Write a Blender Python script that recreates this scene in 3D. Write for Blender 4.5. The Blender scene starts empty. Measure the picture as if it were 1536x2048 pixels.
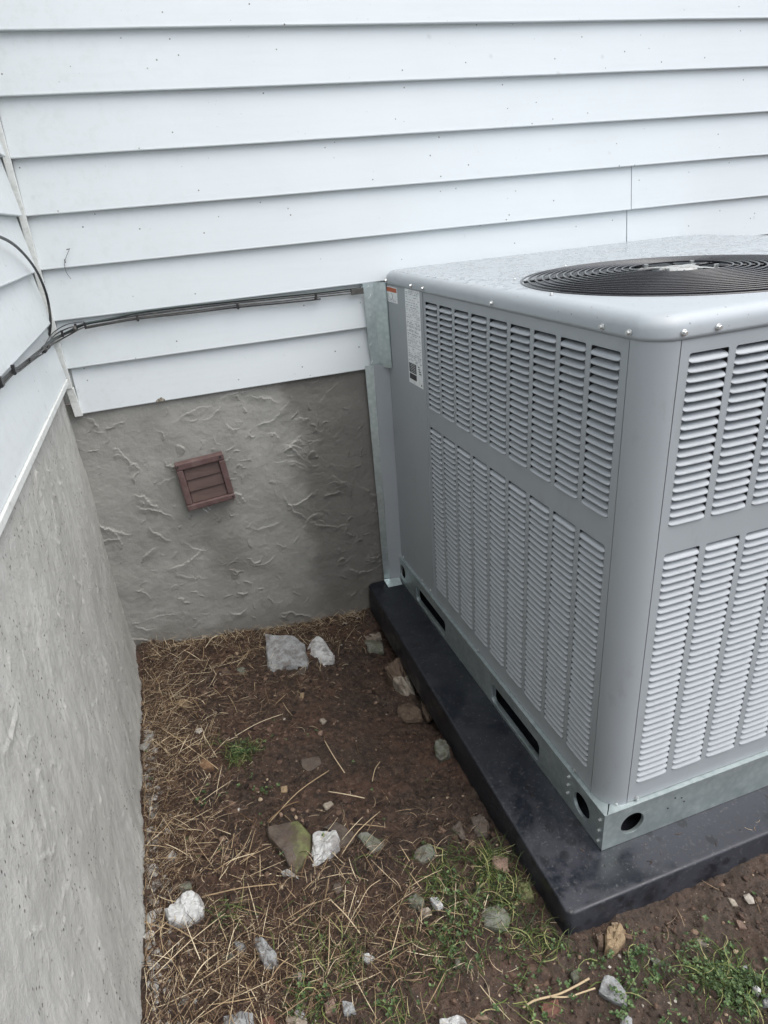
import bpy, bmesh, math, random
import numpy as np
from mathutils import Vector, Matrix
PI = math.pi; R = math.radians
random.seed(7); rng = np.random.default_rng(11)
scene = bpy.context.scene
col = scene.collection

# ------------------------------------------------------------------ camera
cam_d = bpy.data.cameras.new('camera'); cam = bpy.data.objects.new('camera', cam_d); col.objects.link(cam)
scene.camera = cam
CAM = Vector((0.2623, -1.8724, 1.2822))
_y, _p, _r = R(15.651), R(-23.601), R(-5.189)
fwd = Vector((math.sin(_y)*math.cos(_p), math.cos(_y)*math.cos(_p), math.sin(_p)))
rgt0 = Vector((math.cos(_y), -math.sin(_y), 0)); up0 = rgt0.cross(fwd)
rgt = rgt0*math.cos(_r) + up0*math.sin(_r); upv = -rgt0*math.sin(_r) + up0*math.cos(_r)
cam.matrix_world = Matrix(((rgt.x, upv.x, -fwd.x, CAM.x), (rgt.y, upv.y, -fwd.y, CAM.y), (rgt.z, upv.z, -fwd.z, CAM.z), (0, 0, 0, 1)))
FPX, PX, PY = 1275.99, -50.44, -48.82
cam_d.sensor_fit = 'VERTICAL'; cam_d.sensor_height = 36; cam_d.lens = 36*FPX/2048
cam_d.shift_x = -PX/2048; cam_d.shift_y = PY/2048
cam_d.clip_start = 0.02; cam_d.clip_end = 400
scene.render.resolution_x = 768; scene.render.resolution_y = 1024

# ------------------------------------------------------------------ light
world = bpy.data.worlds.new('World'); scene.world = world; world.use_nodes = True
nt = world.node_tree; nt.nodes.clear()
sky = nt.nodes.new('ShaderNodeTexSky'); sky.sky_type = 'NISHITA'; sky.sun_disc = False
SUN_EL, SUN_AZ = R(64), R(130)            # compass bearing measured from +Y towards +X
sky.sun_elevation = SUN_EL; sky.sun_rotation = SUN_AZ
sky.air_density = 1.0; sky.dust_density = 3.0; sky.ozone_density = 1.0
hs = nt.nodes.new('ShaderNodeHueSaturation'); hs.inputs['Saturation'].default_value = 0.5
bg = nt.nodes.new('ShaderNodeBackground'); bg.inputs['Strength'].default_value = 0.13
wo = nt.nodes.new('ShaderNodeOutputWorld')
nt.links.new(sky.outputs[0], hs.inputs['Color']); nt.links.new(hs.outputs[0], bg.inputs[0]); nt.links.new(bg.outputs[0], wo.inputs[0])
sd = bpy.data.lights.new('sun', 'SUN'); sun = bpy.data.objects.new('sun', sd); col.objects.link(sun)
sd.energy = 1.3; sd.angle = R(80); sd.color = (1.0, 0.98, 0.95)
sdir = Vector((math.sin(SUN_AZ)*math.cos(SUN_EL), math.cos(SUN_AZ)*math.cos(SUN_EL), math.sin(SUN_EL)))
sun.rotation_euler = sdir.to_track_quat('Z', 'Y').to_euler(); sun.location = (2, -3, 5)
scene.view_settings.view_transform = 'Standard'; scene.view_settings.look = 'None'
scene.view_settings.exposure = 1.12; scene.view_settings.gamma = 1.0
scene.view_settings.use_curve_mapping = False

# ------------------------------------------------------------------ helpers
def ray(u, v):
    return (fwd + rgt*((u-768-PX)/FPX) - upv*((v-1024-PY)/FPX))
def un(u, v, axis, val):                   # where the photo's pixel meets an axis plane
    d = ray(u, v); t = (val-CAM[axis])/d[axis]; return CAM + d*t

def _hash(ix, iy, seed):
    h = (ix.astype(np.int64)*374761393 + iy.astype(np.int64)*668265263 + seed*974634777) & 0xffffffff
    h = ((h ^ (h >> 13))*1274126177) & 0xffffffff
    return ((h ^ (h >> 16)) & 0xffffff)/float(0xffffff)
def vnoise(x, y, seed=0):
    x = np.asarray(x, float); y = np.asarray(y, float)
    ix = np.floor(x); iy = np.floor(y); fx = x-ix; fy = y-iy
    fx = fx*fx*(3-2*fx); fy = fy*fy*(3-2*fy)
    a = _hash(ix, iy, seed); b = _hash(ix+1, iy, seed); c = _hash(ix, iy+1, seed); d = _hash(ix+1, iy+1, seed)
    return (a*(1-fx)+b*fx)*(1-fy) + (c*(1-fx)+d*fx)*fy
def fbm(x, y, o=4, seed=0):
    s = 0; a = 1; t = 0
    for i in range(o):
        s = s + a*(vnoise(x*2**i, y*2**i, seed+i*17)-.5); t += a; a *= .5
    return s/t*2

WORG = {}
def org(o): return WORG[o.name] if o is not None else Vector((0, 0, 0))
def thing(name, label, cat, loc, group=None):
    o = bpy.data.objects.new(name, None); col.objects.link(o); o.location = loc; o.empty_display_size = .05
    WORG[o.name] = Vector(loc); o['label'] = label; o['category'] = cat
    if group: o['group'] = group
    return o
def tag(o, label=None, cat=None, group=None, kind=None):
    for k, v in (('label', label), ('category', cat), ('group', group), ('kind', kind)):
        if v: o[k] = v
    return o
def link(name, me, wloc, parent=None):
    o = bpy.data.objects.new(name, me); col.objects.link(o)
    WORG[o.name] = Vector(wloc); o.parent = parent; o.location = Vector(wloc)-org(parent); return o
def mk(name, verts, faces, mat, parent=None, smooth=False, solid=0, bevel=0, offset=-1, orig=None):
    V = np.array([tuple(v) for v in verts], float)
    c = Vector(orig) if orig is not None else Vector(((V.min(0)+V.max(0))/2).tolist())
    me = bpy.data.meshes.new(name); me.from_pydata((V-np.array(c)).tolist(), [], [tuple(f) for f in faces]); me.update()
    if mat: me.materials.append(mat)
    if smooth: me.polygons.foreach_set('use_smooth', [True]*len(me.polygons))
    o = link(name, me, c, parent)
    if solid:
        m = o.modifiers.new('s', 'SOLIDIFY'); m.thickness = solid; m.offset = offset
    if bevel:
        m = o.modifiers.new('b', 'BEVEL'); m.width = bevel; m.segments = 2; m.limit_method = 'ANGLE'; m.angle_limit = R(40)
    return o
def box_vf(a, b):
    (x0, y0, z0), (x1, y1, z1) = a, b
    V = [(x0,y0,z0),(x1,y0,z0),(x1,y1,z0),(x0,y1,z0),(x0,y0,z1),(x1,y0,z1),(x1,y1,z1),(x0,y1,z1)]
    F = [(0,3,2,1),(4,5,6,7),(0,1,5,4),(1,2,6,5),(2,3,7,6),(3,0,4,7)]
    return V, F
def box(name, a, b, mat, parent=None, bevel=0):
    V, F = box_vf(a, b); return mk(name, V, F, mat, parent, bevel=bevel)
def join_vf(parts):
    V = []; F = []
    for v, f in parts:
        n = len(V); V += [tuple(p) for p in v]; F += [tuple(i+n for i in q) for q in f]
    return V, F
def grid(name, P, mat, parent=None, smooth=True, flip=False):          # P: (n, m, 3) array
    n, m, _ = P.shape; c = (P.reshape(-1, 3).min(0)+P.reshape(-1, 3).max(0))/2
    me = bpy.data.meshes.new(name)
    i = np.arange(n*m).reshape(n, m)
    q = np.stack([i[:-1, :-1], i[1:, :-1], i[1:, 1:], i[:-1, 1:]], -1).reshape(-1, 4)
    if flip: q = q[:, ::-1]
    k = len(q)
    me.vertices.add(n*m); me.vertices.foreach_set('co', (P.reshape(-1, 3)-c).ravel())
    me.loops.add(k*4); me.loops.foreach_set('vertex_index', q.ravel())
    me.polygons.add(k); me.polygons.foreach_set('loop_start', np.arange(k)*4); me.polygons.foreach_set('loop_total', np.full(k, 4))
    if smooth: me.polygons.foreach_set('use_smooth', np.ones(k, bool))
    me.update(calc_edges=True); me.validate(); me.materials.append(mat)
    return link(name, me, Vector(c.tolist()), parent)
def tube_vf(pts, r, n=8, caps=True):
    pts = [Vector(p) for p in pts]; V = []; F = []
    rad = r if isinstance(r, (list, tuple)) else [r]*len(pts)
    t = (pts[1]-pts[0]).normalized(); a = Vector((0, 0, 1)) if abs(t.z) < .9 else Vector((1, 0, 0))
    u = t.cross(a).normalized()
    for k, p in enumerate(pts):
        t = (pts[min(k+1, len(pts)-1)]-pts[max(k-1, 0)]).normalized()
        u = (u - t*u.dot(t)).normalized(); w = t.cross(u)
        for j in range(n):
            an = 2*PI*j/n; V.append(p + (u*math.cos(an)+w*math.sin(an))*rad[k])
    for k in range(len(pts)-1):
        for j in range(n):
            F.append((k*n+j, k*n+(j+1) % n, (k+1)*n+(j+1) % n, (k+1)*n+j))
    if caps:
        F.append(tuple(range(n))[::-1]); F.append(tuple((len(pts)-1)*n+j for j in range(n)))
    return V, F
def spline(pts, k=8):
    P = [Vector(p) for p in pts]; out = []
    for i in range(len(P)-1):
        a = P[max(i-1, 0)]; b = P[i]; c = P[i+1]; d = P[min(i+2, len(P)-1)]
        for s in range(k):
            t = s/k
            out.append(.5*((2*b)+(-a+c)*t+(2*a-5*b+4*c-d)*t*t+(-a+3*b-3*c+d)*t**3))
    out.append(P[-1]); return out

# ------------------------------------------------------------------ materials
class M:
    def __init__(s, name, base, rough=.5, metal=0., spec=.5):
        s.m = bpy.data.materials.new(name); s.m.use_nodes = True; s.t = s.m.node_tree
        s.b = s.t.nodes['Principled BSDF']; s.b.inputs['Base Color'].default_value = (*base, 1)
        s.b.inputs['Roughness'].default_value = rough; s.b.inputs['Metallic'].default_value = metal
        s.b.inputs['Specular IOR Level'].default_value = spec
        s.base = base; s.c = None; s.nrm = None; s._co = None
    def n(s, t, **kw):
        x = s.t.nodes.new(t)
        for k, v in kw.items():
            if k in x.inputs.keys() and not hasattr(x, k): x.inputs[k].default_value = v
            elif hasattr(x, k): setattr(x, k, v)
            else: x.inputs[k].default_value = v
        return x
    def l(s, a, b): s.t.links.new(a, b)
    def co(s, scale=(1, 1, 1)):
        g = s.n('ShaderNodeNewGeometry'); mp = s.n('ShaderNodeMapping'); mp.inputs['Scale'].default_value = scale
        s.l(g.outputs['Position'], mp.inputs['Vector']); return mp.outputs[0]
    def noise(s, scale, detail=4, rough=.55, stretch=(1, 1, 1), dist=0):
        x = s.n('ShaderNodeTexNoise'); x.inputs['Scale'].default_value = scale; x.inputs['Detail'].default_value = detail
        x.inputs['Roughness'].default_value = rough; x.inputs['Distortion'].default_value = dist
        s.l(s.co(stretch), x.inputs['Vector']); return x.outputs[0]
    def voro(s, scale, feature='F1', stretch=(1, 1, 1), rnd=1, out='Distance'):
        x = s.n('ShaderNodeTexVoronoi'); x.feature = feature; x.inputs['Scale'].default_value = scale
        x.inputs['Randomness'].default_value = rnd
        s.l(s.co(stretch), x.inputs['Vector']); return x.outputs[out]
    def ramp(s, inp, stops):
        x = s.n('ShaderNodeValToRGB'); e = x.color_ramp.elements
        while len(e) < len(stops): e.new(.5)
        for i, (p, c) in enumerate(stops):
            e[i].position = p; e[i].color = (c, c, c, 1) if isinstance(c, (int, float)) else (*c, 1)
        s.l(inp, x.inputs[0]); return x.outputs[0]
    def math(s, op, a, b=None, clamp=False):
        x = s.n('ShaderNodeMath'); x.operation = op; x.use_clamp = clamp
        for i, v in enumerate((a, b)):
            if v is None: continue
            if isinstance(v, (int, float)): x.inputs[i].default_value = v
            else: s.l(v, x.inputs[i])
        return x.outputs[0]
    def mix(s, color, fac, amount=1., mode='MIX'):      # stack a colour layer
        x = s.n('ShaderNodeMix'); x.data_type = 'RGBA'; x.blend_type = mode
        if amount != 1.: fac = s.math('MULTIPLY', fac, amount)
        if isinstance(fac, (int, float)): x.inputs[0].default_value = fac
        else: s.l(fac, x.inputs[0])
        if s.c is None: x.inputs[6].default_value = (*s.base, 1)
        else: s.l(s.c, x.inputs[6])
        if isinstance(color, tuple): x.inputs[7].default_value = (*color, 1)
        else: s.l(color, x.inputs[7])
        s.c = x.outputs[2]; s.l(s.c, s.b.inputs['Base Color']); return s
    def rough(s, inp, lo, hi):
        x = s.n('ShaderNodeMapRange'); x.inputs['To Min'].default_value = lo; x.inputs['To Max'].default_value = hi
        s.l(inp, x.inputs[0]); s.l(x.outputs[0], s.b.inputs['Roughness']); return s
    def bump(s, h, dist=.001, strength=1.):
        x = s.n('ShaderNodeBump'); x.inputs['Distance'].default_value = dist; x.inputs['Strength'].default_value = strength
        s.l(h, x.inputs['Height'])
        if s.nrm is not None: s.l(s.nrm, x.inputs['Normal'])
        s.nrm = x.outputs[0]; s.l(s.nrm, s.b.inputs['Normal']); return s
    def pos(s):
        g = s.n('ShaderNodeNewGeometry'); x = s.n('ShaderNodeSeparateXYZ'); s.l(g.outputs['Position'], x.inputs[0]); return x.outputs
    def rand(s):
        return s.n('ShaderNodeNewGeometry').outputs['Random Per Island']

# white siding
sid = M('white_vinyl', (.595, .635, .65), .42)
sid.mix((.51, .55, .555), sid.ramp(sid.noise(2.2, 4), [(.35, 0), (.75, 1)]), .35)
_p3 = sid.pos()
_left = sid.n('ShaderNodeMapRange'); sid.l(_p3[0], _left.inputs[0]); _left.inputs['From Min'].default_value = .55; _left.inputs['From Max'].default_value = 0
_dirt = sid.math('MULTIPLY', sid.ramp(sid.noise(38, 5, .7), [(.5, 0), (.72, 1)]), _left.outputs[0])
sid.mix((.42, .43, .39), _dirt, .28)
sid.mix((.45, .46, .43), sid.ramp(sid.noise(14, 5, .65, (.3, .3, 2)), [(.56, 0), (.8, 1)]), .15)
_sp = sid.ramp(sid.voro(28), [(.0, 1), (.05, 1), (.07, 0)])
_spk = sid.math('MULTIPLY', _sp, sid.ramp(sid.noise(6, 2), [(.46, 0), (.5, 1)]))
sid.mix((.10, .10, .09), _spk, .9)
_sp2 = sid.ramp(sid.voro(60), [(.0, 1), (.05, 1), (.08, 0)])
sid.mix((.22, .21, .19), sid.math('MULTIPLY', _sp2, sid.ramp(sid.noise(9, 2), [(.56, 0), (.62, 1)])), .6)
_sm = sid.ramp(sid.math('ADD', sid.voro(9), sid.math('MULTIPLY', sid.noise(50, 4), .12)), [(0, 1), (.09, 1), (.14, 0)])
sid.mix((.30, .31, .31), _sm, .28)
sid.bump(sid.noise(60, 4, .6, (.08, .08, 1)), .0007, .6)
sid.bump(sid.noise(3, 2), .004, .35)
SID = sid.m
trim = M('aged_white_trim', (.62, .64, .62), .5)
trim.mix((.30, .31, .26), trim.ramp(trim.noise(45, 5, .7), [(.5, 0), (.75, 1)]), .6)
TRIM = trim.m
CHIP = M('exposed_board', (.35, .32, .27), .8); CHIP.mix((.16, .14, .11), CHIP.ramp(CHIP.noise(120, 3), [(.45, 0), (.55, 1)])); CHIP = CHIP.m

# stucco: bare cement, damp stains with a shape of their own
def stucco(name, base, dark, left=False):
    s = M(name, base, .85, 0, .3)
    s.mix(dark, s.ramp(s.noise(3.2, 5, .6, (1, 1, .55) if left else (1, 1, .7)), [(.36, 0), (.72, 1)]), .7)
    s.mix(tuple(c*1.22 for c in base), s.ramp(s.noise(9, 5, .65, (1, 2.2, .5) if left else (1, 1, 1)), [(.5, 0), (.72, 1)]), .55)
    s.mix(tuple(c*.62 for c in base), s.ramp(s.noise(26, 6, .7), [(.52, 0), (.8, 1)]), .4)
    return s
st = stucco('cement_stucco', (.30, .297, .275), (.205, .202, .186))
px_ = st.pos()
def band(s, v, a, b):
    x = s.n('ShaderNodeMapRange'); x.interpolation_type = 'SMOOTHSTEP'; s.l(v, x.inputs[0]); x.inputs['From Min'].default_value = a; x.inputs['From Max'].default_value = b; return x.outputs[0]
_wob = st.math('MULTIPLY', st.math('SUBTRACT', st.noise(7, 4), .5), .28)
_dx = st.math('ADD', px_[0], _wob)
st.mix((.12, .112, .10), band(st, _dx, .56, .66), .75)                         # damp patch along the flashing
_ring = st.math('MULTIPLY', band(st, _dx, .22, .3), st.math('SUBTRACT', 1.0, band(st, _dx, .33, .45)))
_rz = st.math('MULTIPLY', band(st, px_[2], .14, .24), st.math('SUBTRACT', 1.0, band(st, px_[2], .42, .5)))
st.mix((.14, .13, .112), st.math('MULTIPLY', _ring, _rz), .45)                   # run below the vent
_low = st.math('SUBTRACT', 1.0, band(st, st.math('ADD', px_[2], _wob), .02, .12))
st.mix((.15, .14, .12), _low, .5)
st.bump(st.noise(260, 5, .65), .0010, .7); st.bump(st.noise(38, 6, .65), .005, .6)
STUC = st.m
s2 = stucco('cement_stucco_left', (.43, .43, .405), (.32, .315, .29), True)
s2.mix((.27, .26, .23), s2.ramp(s2.noise(11, 6, .7, (1, 2.5, .45)), [(.55, 0), (.7, 1)]), .35)
_pit = s2.ramp(s2.math('ADD', s2.voro(95, stretch=(1, 1.3, .8)), s2.math('MULTIPLY', s2.noise(220, 2), .25)), [(0, 1), (.27, 1), (.33, 0)])
_pm = s2.math('MULTIPLY', _pit, s2.ramp(s2.noise(13, 4, .7, (1, 1.5, .8)), [(.5, 0), (.56, 1)]))
s2.mix((.07, .065, .055), _pm, .85)
s2.mix((.50, .50, .475), s2.ramp(s2.noise(6, 5, .65, (1, 1.4, .7)), [(.5, 0), (.68, 1)]), .5)
s2.bump(_pm, -.004, .9); s2.bump(s2.noise(220, 5, .7), .0013, .8); s2.bump(s2.noise(34, 6, .7, (1, 1.3, .8)), .007, .7)
STUL = s2.m

# soil
so = M('damp_soil', (.062, .040, .029), .8, 0, .35)
so.mix((.12, .062, .04), so.ramp(so.noise(5, 4), [(.42, 0), (.62, 1)]), .55)
so.mix((.032, .023, .017), so.ramp(so.noise(13, 6, .7), [(.45, 0), (.64, 1)]), .75)
so.mix((.17, .125, .09), so.ramp(so.noise(95, 6, .75), [(.52, 0), (.66, 1)]), .6)
so.mix((.016, .012, .010), so.ramp(so.noise(60, 6, .75), [(.49, 0), (.6, 1)]), .75)
_q = so.pos()
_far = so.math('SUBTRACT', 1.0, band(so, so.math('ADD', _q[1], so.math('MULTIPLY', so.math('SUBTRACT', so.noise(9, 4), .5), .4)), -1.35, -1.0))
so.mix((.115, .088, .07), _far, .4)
_spw = so.ramp(so.voro(150), [(0, 1), (.10, 1), (.16, 0)])
so.mix((.42, .36, .28), so.math('MULTIPLY', _spw, so.ramp(so.noise(40, 2), [(.52, 0), (.6, 1)])), .8)
so.rough(so.ramp(so.noise(10, 4), [(.4, 0), (.7, 1)]), .45, .9)
so.bump(so.noise(75, 7, .75), .010, 1.); so.bump(so.noise(260, 3, .7), .002, .6)
SOIL = so.m

# air conditioner
ac = M('grey_painted_steel', (.31, .335, .352), .5, .0, .35)
ac.mix((.27, .292, .308), ac.ramp(ac.noise(3, 3), [(.4, 0), (.7, 1)]), .5)
ac.mix((.33, .34, .34), ac.ramp(ac.voro(48), [(0, 1), (.05, 1), (.07, 0)]), .35)
ac.mix((.18, .18, .17), ac.ramp(ac.noise(22, 6, .7, (1, 1, .4)), [(.58, 0), (.78, 1)]), .35)
ac.bump(ac.noise(900, 2), .00012, .4); ac.rough(ac.noise(9, 4), .42, .58)
ACM = ac.m
lv = M('grey_louver_lit_tone', (.37, .395, .415), .45, 0, .4)  # panel grey made paler; the light caught by the slats is in the colour
lv.mix((.24, .25, .255), lv.ramp(lv.noise(30, 6, .7), [(.55, 0), (.75, 1)]), .4)
LOUV = lv.m
ld = M('wet_painted_lid', (.33, .36, .38), .3, 0, .5)
_dr = ld.noise(30, 3, .5, (1.0, .8, 1), 1.6); _area = band(ld, ld.math('ADD', ld.pos()[1], ld.math('MULTIPLY', ld.noise(5, 3), .35)), -.80, -.25)
_drm = ld.math('MULTIPLY', ld.math('MULTIPLY', ld.ramp(_dr, [(.54, 0), (.565, 1)]), _area), band(ld, ld.pos()[2], 1.1075, 1.109))
ld.mix((.15, .165, .175), _drm, .75)
ld.mix((.28, .295, .30), ld.ramp(ld.noise(14, 6, .7), [(.5, 0), (.75, 1)]), .5)
ld.mix((.10, .09, .07), ld.ramp(ld.voro(55), [(0, 1), (.07, 1), (.1, 0)]), .6)
ld.bump(_drm, .0010, .7); ld.bump(ld.noise(14, 3), .0012, .3)
ld.rough(ld.math('MAXIMUM', ld.math('SUBTRACT', 1.0, _drm), 0), .08, .36)
LID = ld.m
gv = M('galvanised_steel', (.56, .63, .63), .36, .85)
gv.mix((.28, .35, .345), gv.voro(55, out='Color'), .0)
gv.mix((.36, .44, .445), gv.ramp(gv.voro(70, out='Distance'), [(.2, 0), (.9, 1)]), .5)
gv.mix((.72, .78, .78), gv.ramp(gv.noise(24, 5, .7), [(.52, 0), (.75, 1)]), .6)
gv.mix((.36, .42, .41), gv.ramp(gv.noise(8, 5, .7), [(.5, 0), (.75, 1)]), .55)
gv.rough(gv.noise(20, 5), .28, .62); gv.bump(gv.noise(12, 3), .002, .35)
GALV = gv.m
ZINC = M('zinc_screw', (.62, .63, .62), .3, .9).m
DARK = M('dark_interior', (.02, .021, .022), .7).m
COIL = M('condenser_fins', (.022, .023, .025), .6, .2)
COIL.bump(COIL.noise(300, 2, .5, (1, 1, .02)), .001, .5); COIL = COIL.m
WIRE = M('dark_coated_wire', (.02, .02, .023), .22, .0).m
PLATE = M('weathered_plate', (.34, .35, .34), .5, .2); PLATE.mix((.12, .10, .08), PLATE.ramp(PLATE.noise(40, 5, .7), [(.5, 0), (.7, 1)])); PLATE = PLATE.m
pd = M('black_plastic_pad', (.009, .011, .016), .42, 0, .5)
_wet = pd.ramp(pd.noise(8, 6, .7, dist=.3), [(.38, 0), (.52, 1)])
_pp = pd.pos()
_front = pd.math('SUBTRACT', 1.0, band(pd, pd.math('ADD', _pp[1], pd.math('MULTIPLY', pd.noise(8, 3), .3)), -1.02, -.72))
pd.mix((.030, .032, .041), pd.math('MULTIPLY', _wet, _front), .95)
_spot = pd.ramp(pd.math('ADD', pd.voro(26), pd.math('MULTIPLY', pd.noise(70, 3), .2)), [(0, 1), (.33, 1), (.42, 0)])
pd.mix((.010, .011, .014), pd.math('MULTIPLY', _spot, pd.ramp(pd.noise(7, 2), [(.40, 0), (.48, 1)])), .85)
pd.mix((.16, .16, .155), pd.ramp(pd.noise(130, 6, .8), [(.57, 0), (.68, 1)]), .5)
pd.mix((.30, .29, .27), pd.ramp(pd.voro(60), [(0, 1), (.03, 1), (.045, 0)]), .6)
pd.mix((.026, .028, .034), pd.ramp(pd.noise(18, 6, .7), [(.5, 0), (.7, 1)]), .5)
pd.rough(_wet, .28, .55); pd.bump(pd.noise(500, 2), .0003, .5)
PAD = pd.m
ven = M('faded_maroon_plastic', (.105, .062, .058), .6)
ven.mix((.19, .135, .125), ven.ramp(ven.noise(35, 5, .7), [(.48, 0), (.7, 1)]), .6)
ven.mix((.06, .03, .03), ven.ramp(ven.noise(18, 5, .7), [(.52, 0), (.72, 1)]), .6)
ven.bump(ven.noise(120, 4), .0006, .5); VENT = ven.m
vs = M('faded_brown_slat', (.11, .072, .062), .6)
vs.mix((.065, .04, .036), vs.ramp(vs.noise(40, 5, .7, (.2, 1, 1)), [(.45, 0), (.65, 1)]), .7); VSLAT = vs.m
CAB = M('black_cable_jacket', (.02, .02, .021), .4); CAB.mix((.09, .085, .075), CAB.ramp(CAB.noise(60, 4), [(.5, 0), (.7, 1)]), .6); CAB = CAB.m
CABG = M('grey_cable_jacket', (.075, .073, .067), .55); CABG.mix((.025, .025, .023), CABG.ramp(CABG.noise(50, 4), [(.45, 0), (.65, 1)])); CABG = CABG.m
CABN = M('dark_green_cable_jacket', (.025, .038, .036), .45).m
LABW = M('label_paper', (.78, .80, .80), .45); LABW.mix((.50, .54, .54), LABW.ramp(LABW.noise(60, 4), [(.4, 0), (.7, 1)]), .6); LABW = LABW.m
INK = M('grey_ink', (.30, .32, .33), .5).m
INKB = M('black_ink', (.03, .03, .033), .4).m
INKO = M('orange_ink', (.42, .10, .035), .5).m
SLIV = M('silvery_scratch', (.75, .78, .78), .3, .6).m

def rock_mat(name, a, b, c=None, rough=.75, dirt=.5):
    m = M(name, a, rough, 0, .4)
    m.mix(b, m.ramp(m.noise(42, 6, .7), [(.42, 0), (.64, 1)]), .8)
    if c: m.mix(c, m.ramp(m.noise(16, 4, .6), [(.5, 0), (.62, 1)]), .85)
    m.mix(tuple(x*.35 for x in a), m.ramp(m.noise(150, 5, .75), [(.55, 0), (.75, 1)]), .6)
    m.mix((.075, .05, .037), m.ramp(m.noise(28, 6, .75), [(.5, 0), (.6, 1)]), dirt)
    m.bump(m.noise(85, 6, .7), .004, .9); return m.m
RK = dict(
    grey=rock_mat('grey_rock', (.29, .30, .30), (.16, .165, .165)),
    white=rock_mat('white_rock', (.50, .51, .50), (.29, .29, .285)),
    cream=rock_mat('cream_rock', (.32, .285, .23), (.19, .155, .12)),
    tan=rock_mat('tan_rock', (.27, .20, .12), (.15, .10, .06)),
    brown=rock_mat('brown_rock', (.13, .092, .065), (.07, .05, .036)),
    slate=rock_mat('slate_rock', (.105, .085, .068), (.06, .05, .042)),
    moss=rock_mat('mossy_rock', (.115, .125, .05), (.16, .17, .07), (.07, .06, .04)),
    mossgrey=rock_mat('mossy_grey_rock', (.17, .175, .15), (.09, .11, .05), (.10, .10, .08)),
    pink=rock_mat('pink_rock', (.24, .165, .125), (.15, .10, .08)),
    rust=rock_mat('rust_rock', (.16, .072, .05), (.09, .045, .035)),
    orange=rock_mat('orange_rock', (.24, .14, .075), (.14, .085, .05)))
def island_mat(name, stops, rough=.7, bump=0, trans=0):
    m = M(name, (.1, .1, .1), rough, 0, .3)
    x = m.n('ShaderNodeValToRGB'); x.color_ramp.interpolation = 'LINEAR'; e = x.color_ramp.elements
    while len(e) < len(stops): e.new(.5)
    for i, (p, c) in enumerate(stops): e[i].position = p; e[i].color = (*c, 1)
    m.l(m.rand(), x.inputs[0]); m.l(x.outputs[0], m.b.inputs['Base Color'])
    if bump: m.bump(m.noise(200, 3), .002, .7)
    return m.m
STRAW = island_mat('dry_straw', [(0, (.022, .014, .010)), (.45, (.06, .034, .022)), (.7, (.13, .082, .05)), (.88, (.27, .19, .115)), (1, (.48, .40, .28))], .6)
STRAWP = island_mat('pale_straw', [(0, (.14, .085, .045)), (.5, (.36, .27, .16)), (1, (.66, .57, .40))], .55)
GRASS = island_mat('green_grass', [(0, (.016, .028, .008)), (.5, (.04, .065, .016)), (.8, (.10, .14, .035)), (.92, (.22, .24, .09)), (1, (.36, .32, .16))], .5)
CLOV = island_mat('clover_green', [(0, (.022, .045, .014)), (.6, (.05, .09, .028)), (1, (.13, .19, .075))], .5)
PEB = island_mat('mixed_gravel', [(0, (.06, .042, .032)), (.35, (.12, .085, .06)), (.6, (.20, .16, .125)), (.85, (.30, .27, .23)), (1, (.5, .47, .42))], .75, 1)
CRUMB = island_mat('soil_crumbs', [(0, (.016, .011, .009)), (.45, (.055, .036, .027)), (.85, (.11, .07, .05)), (.97, (.2, .14, .1)), (1, (.4, .32, .22))], .85, 1)
CEM = island_mat('cement_crumbs', [(0, (.15, .145, .13)), (.6, (.27, .265, .245)), (1, (.4, .39, .36))], .85, 1)
LEAFM = island_mat('dead_leaf', [(0, (.10, .05, .03)), (1, (.22, .12, .07))], .6)

# ------------------------------------------------------------------ measures
E_ = .127; ZH = .8225; XA, YF = .9145, -1.1366; ZP = .0521; ZS = 1.0745; ZT = 1.1095; XR = 2.025; YB = -.006

# ------------------------------------------------------------------ ground
gpts = [(u.x, u.y, u.z) for u in [un(300,1300,1,.0), un(420,1285,1,.0), un(560,1262,1,.0), un(650,1245,1,.0), un(728,1225,1,.0)]]
gpts += [(u.x, u.y, u.z) for u in [un(742,1222,0,.79), un(775,1305,0,.79), un(858,1440,0,.785), un(918,1515,0,.78)]]
gpts += [(.78,-1.26,-.016),(.9,-1.26,-.014),(1.2,-1.25,-.012),(2,-1.235,0),(0,-.5,.004),(0,-.9,.0),(0,-1.2,0),(.4,-.5,-.012),(.4,-.9,0),(.5,-1.3,0),(1,-1.6,0),(3,-1,0),(3,-3,0),(0,-3,0),(-2,0,0),(1.5,0,-.03)]
G = np.array(gpts)
def gz(x, y):
    x = np.asarray(x, float); y = np.asarray(y, float)
    w = 1/(((x[..., None]-G[:, 0])**2+(y[..., None]-G[:, 1])**2)+.006)**1.5
    z = (w*G[:, 2]).sum(-1)/w.sum(-1)
    near = np.exp(-np.maximum(0, np.hypot(x-.6, y+.9)-1.6)*1.2)
    lump = fbm(x*9, y*9, 3, 3)*.012 + fbm(x*34, y*34, 4, 5)*.011 + fbm(x*120, y*120, 2, 9)*.005
    smooth = np.clip(1-np.hypot((x-.55)/.25, (y+.62)/.33), 0, 1)   # trodden middle
    lump = lump*(1-.55*smooth)
    z = z + np.exp(-np.abs(y-.0)/.035)*(.016*np.clip(vnoise(x*7, x*0+2, 91)*2-.7, 0, 1)+.010*vnoise(x*24, x*0+5, 92))*near
    edge = np.exp(-np.abs(x-.0)/.06)*.010*(y > -2)
    return z + near*lump + edge*near
def gzs(x, y): return float(gz(np.array([x]), np.array([y]))[0])
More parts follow.
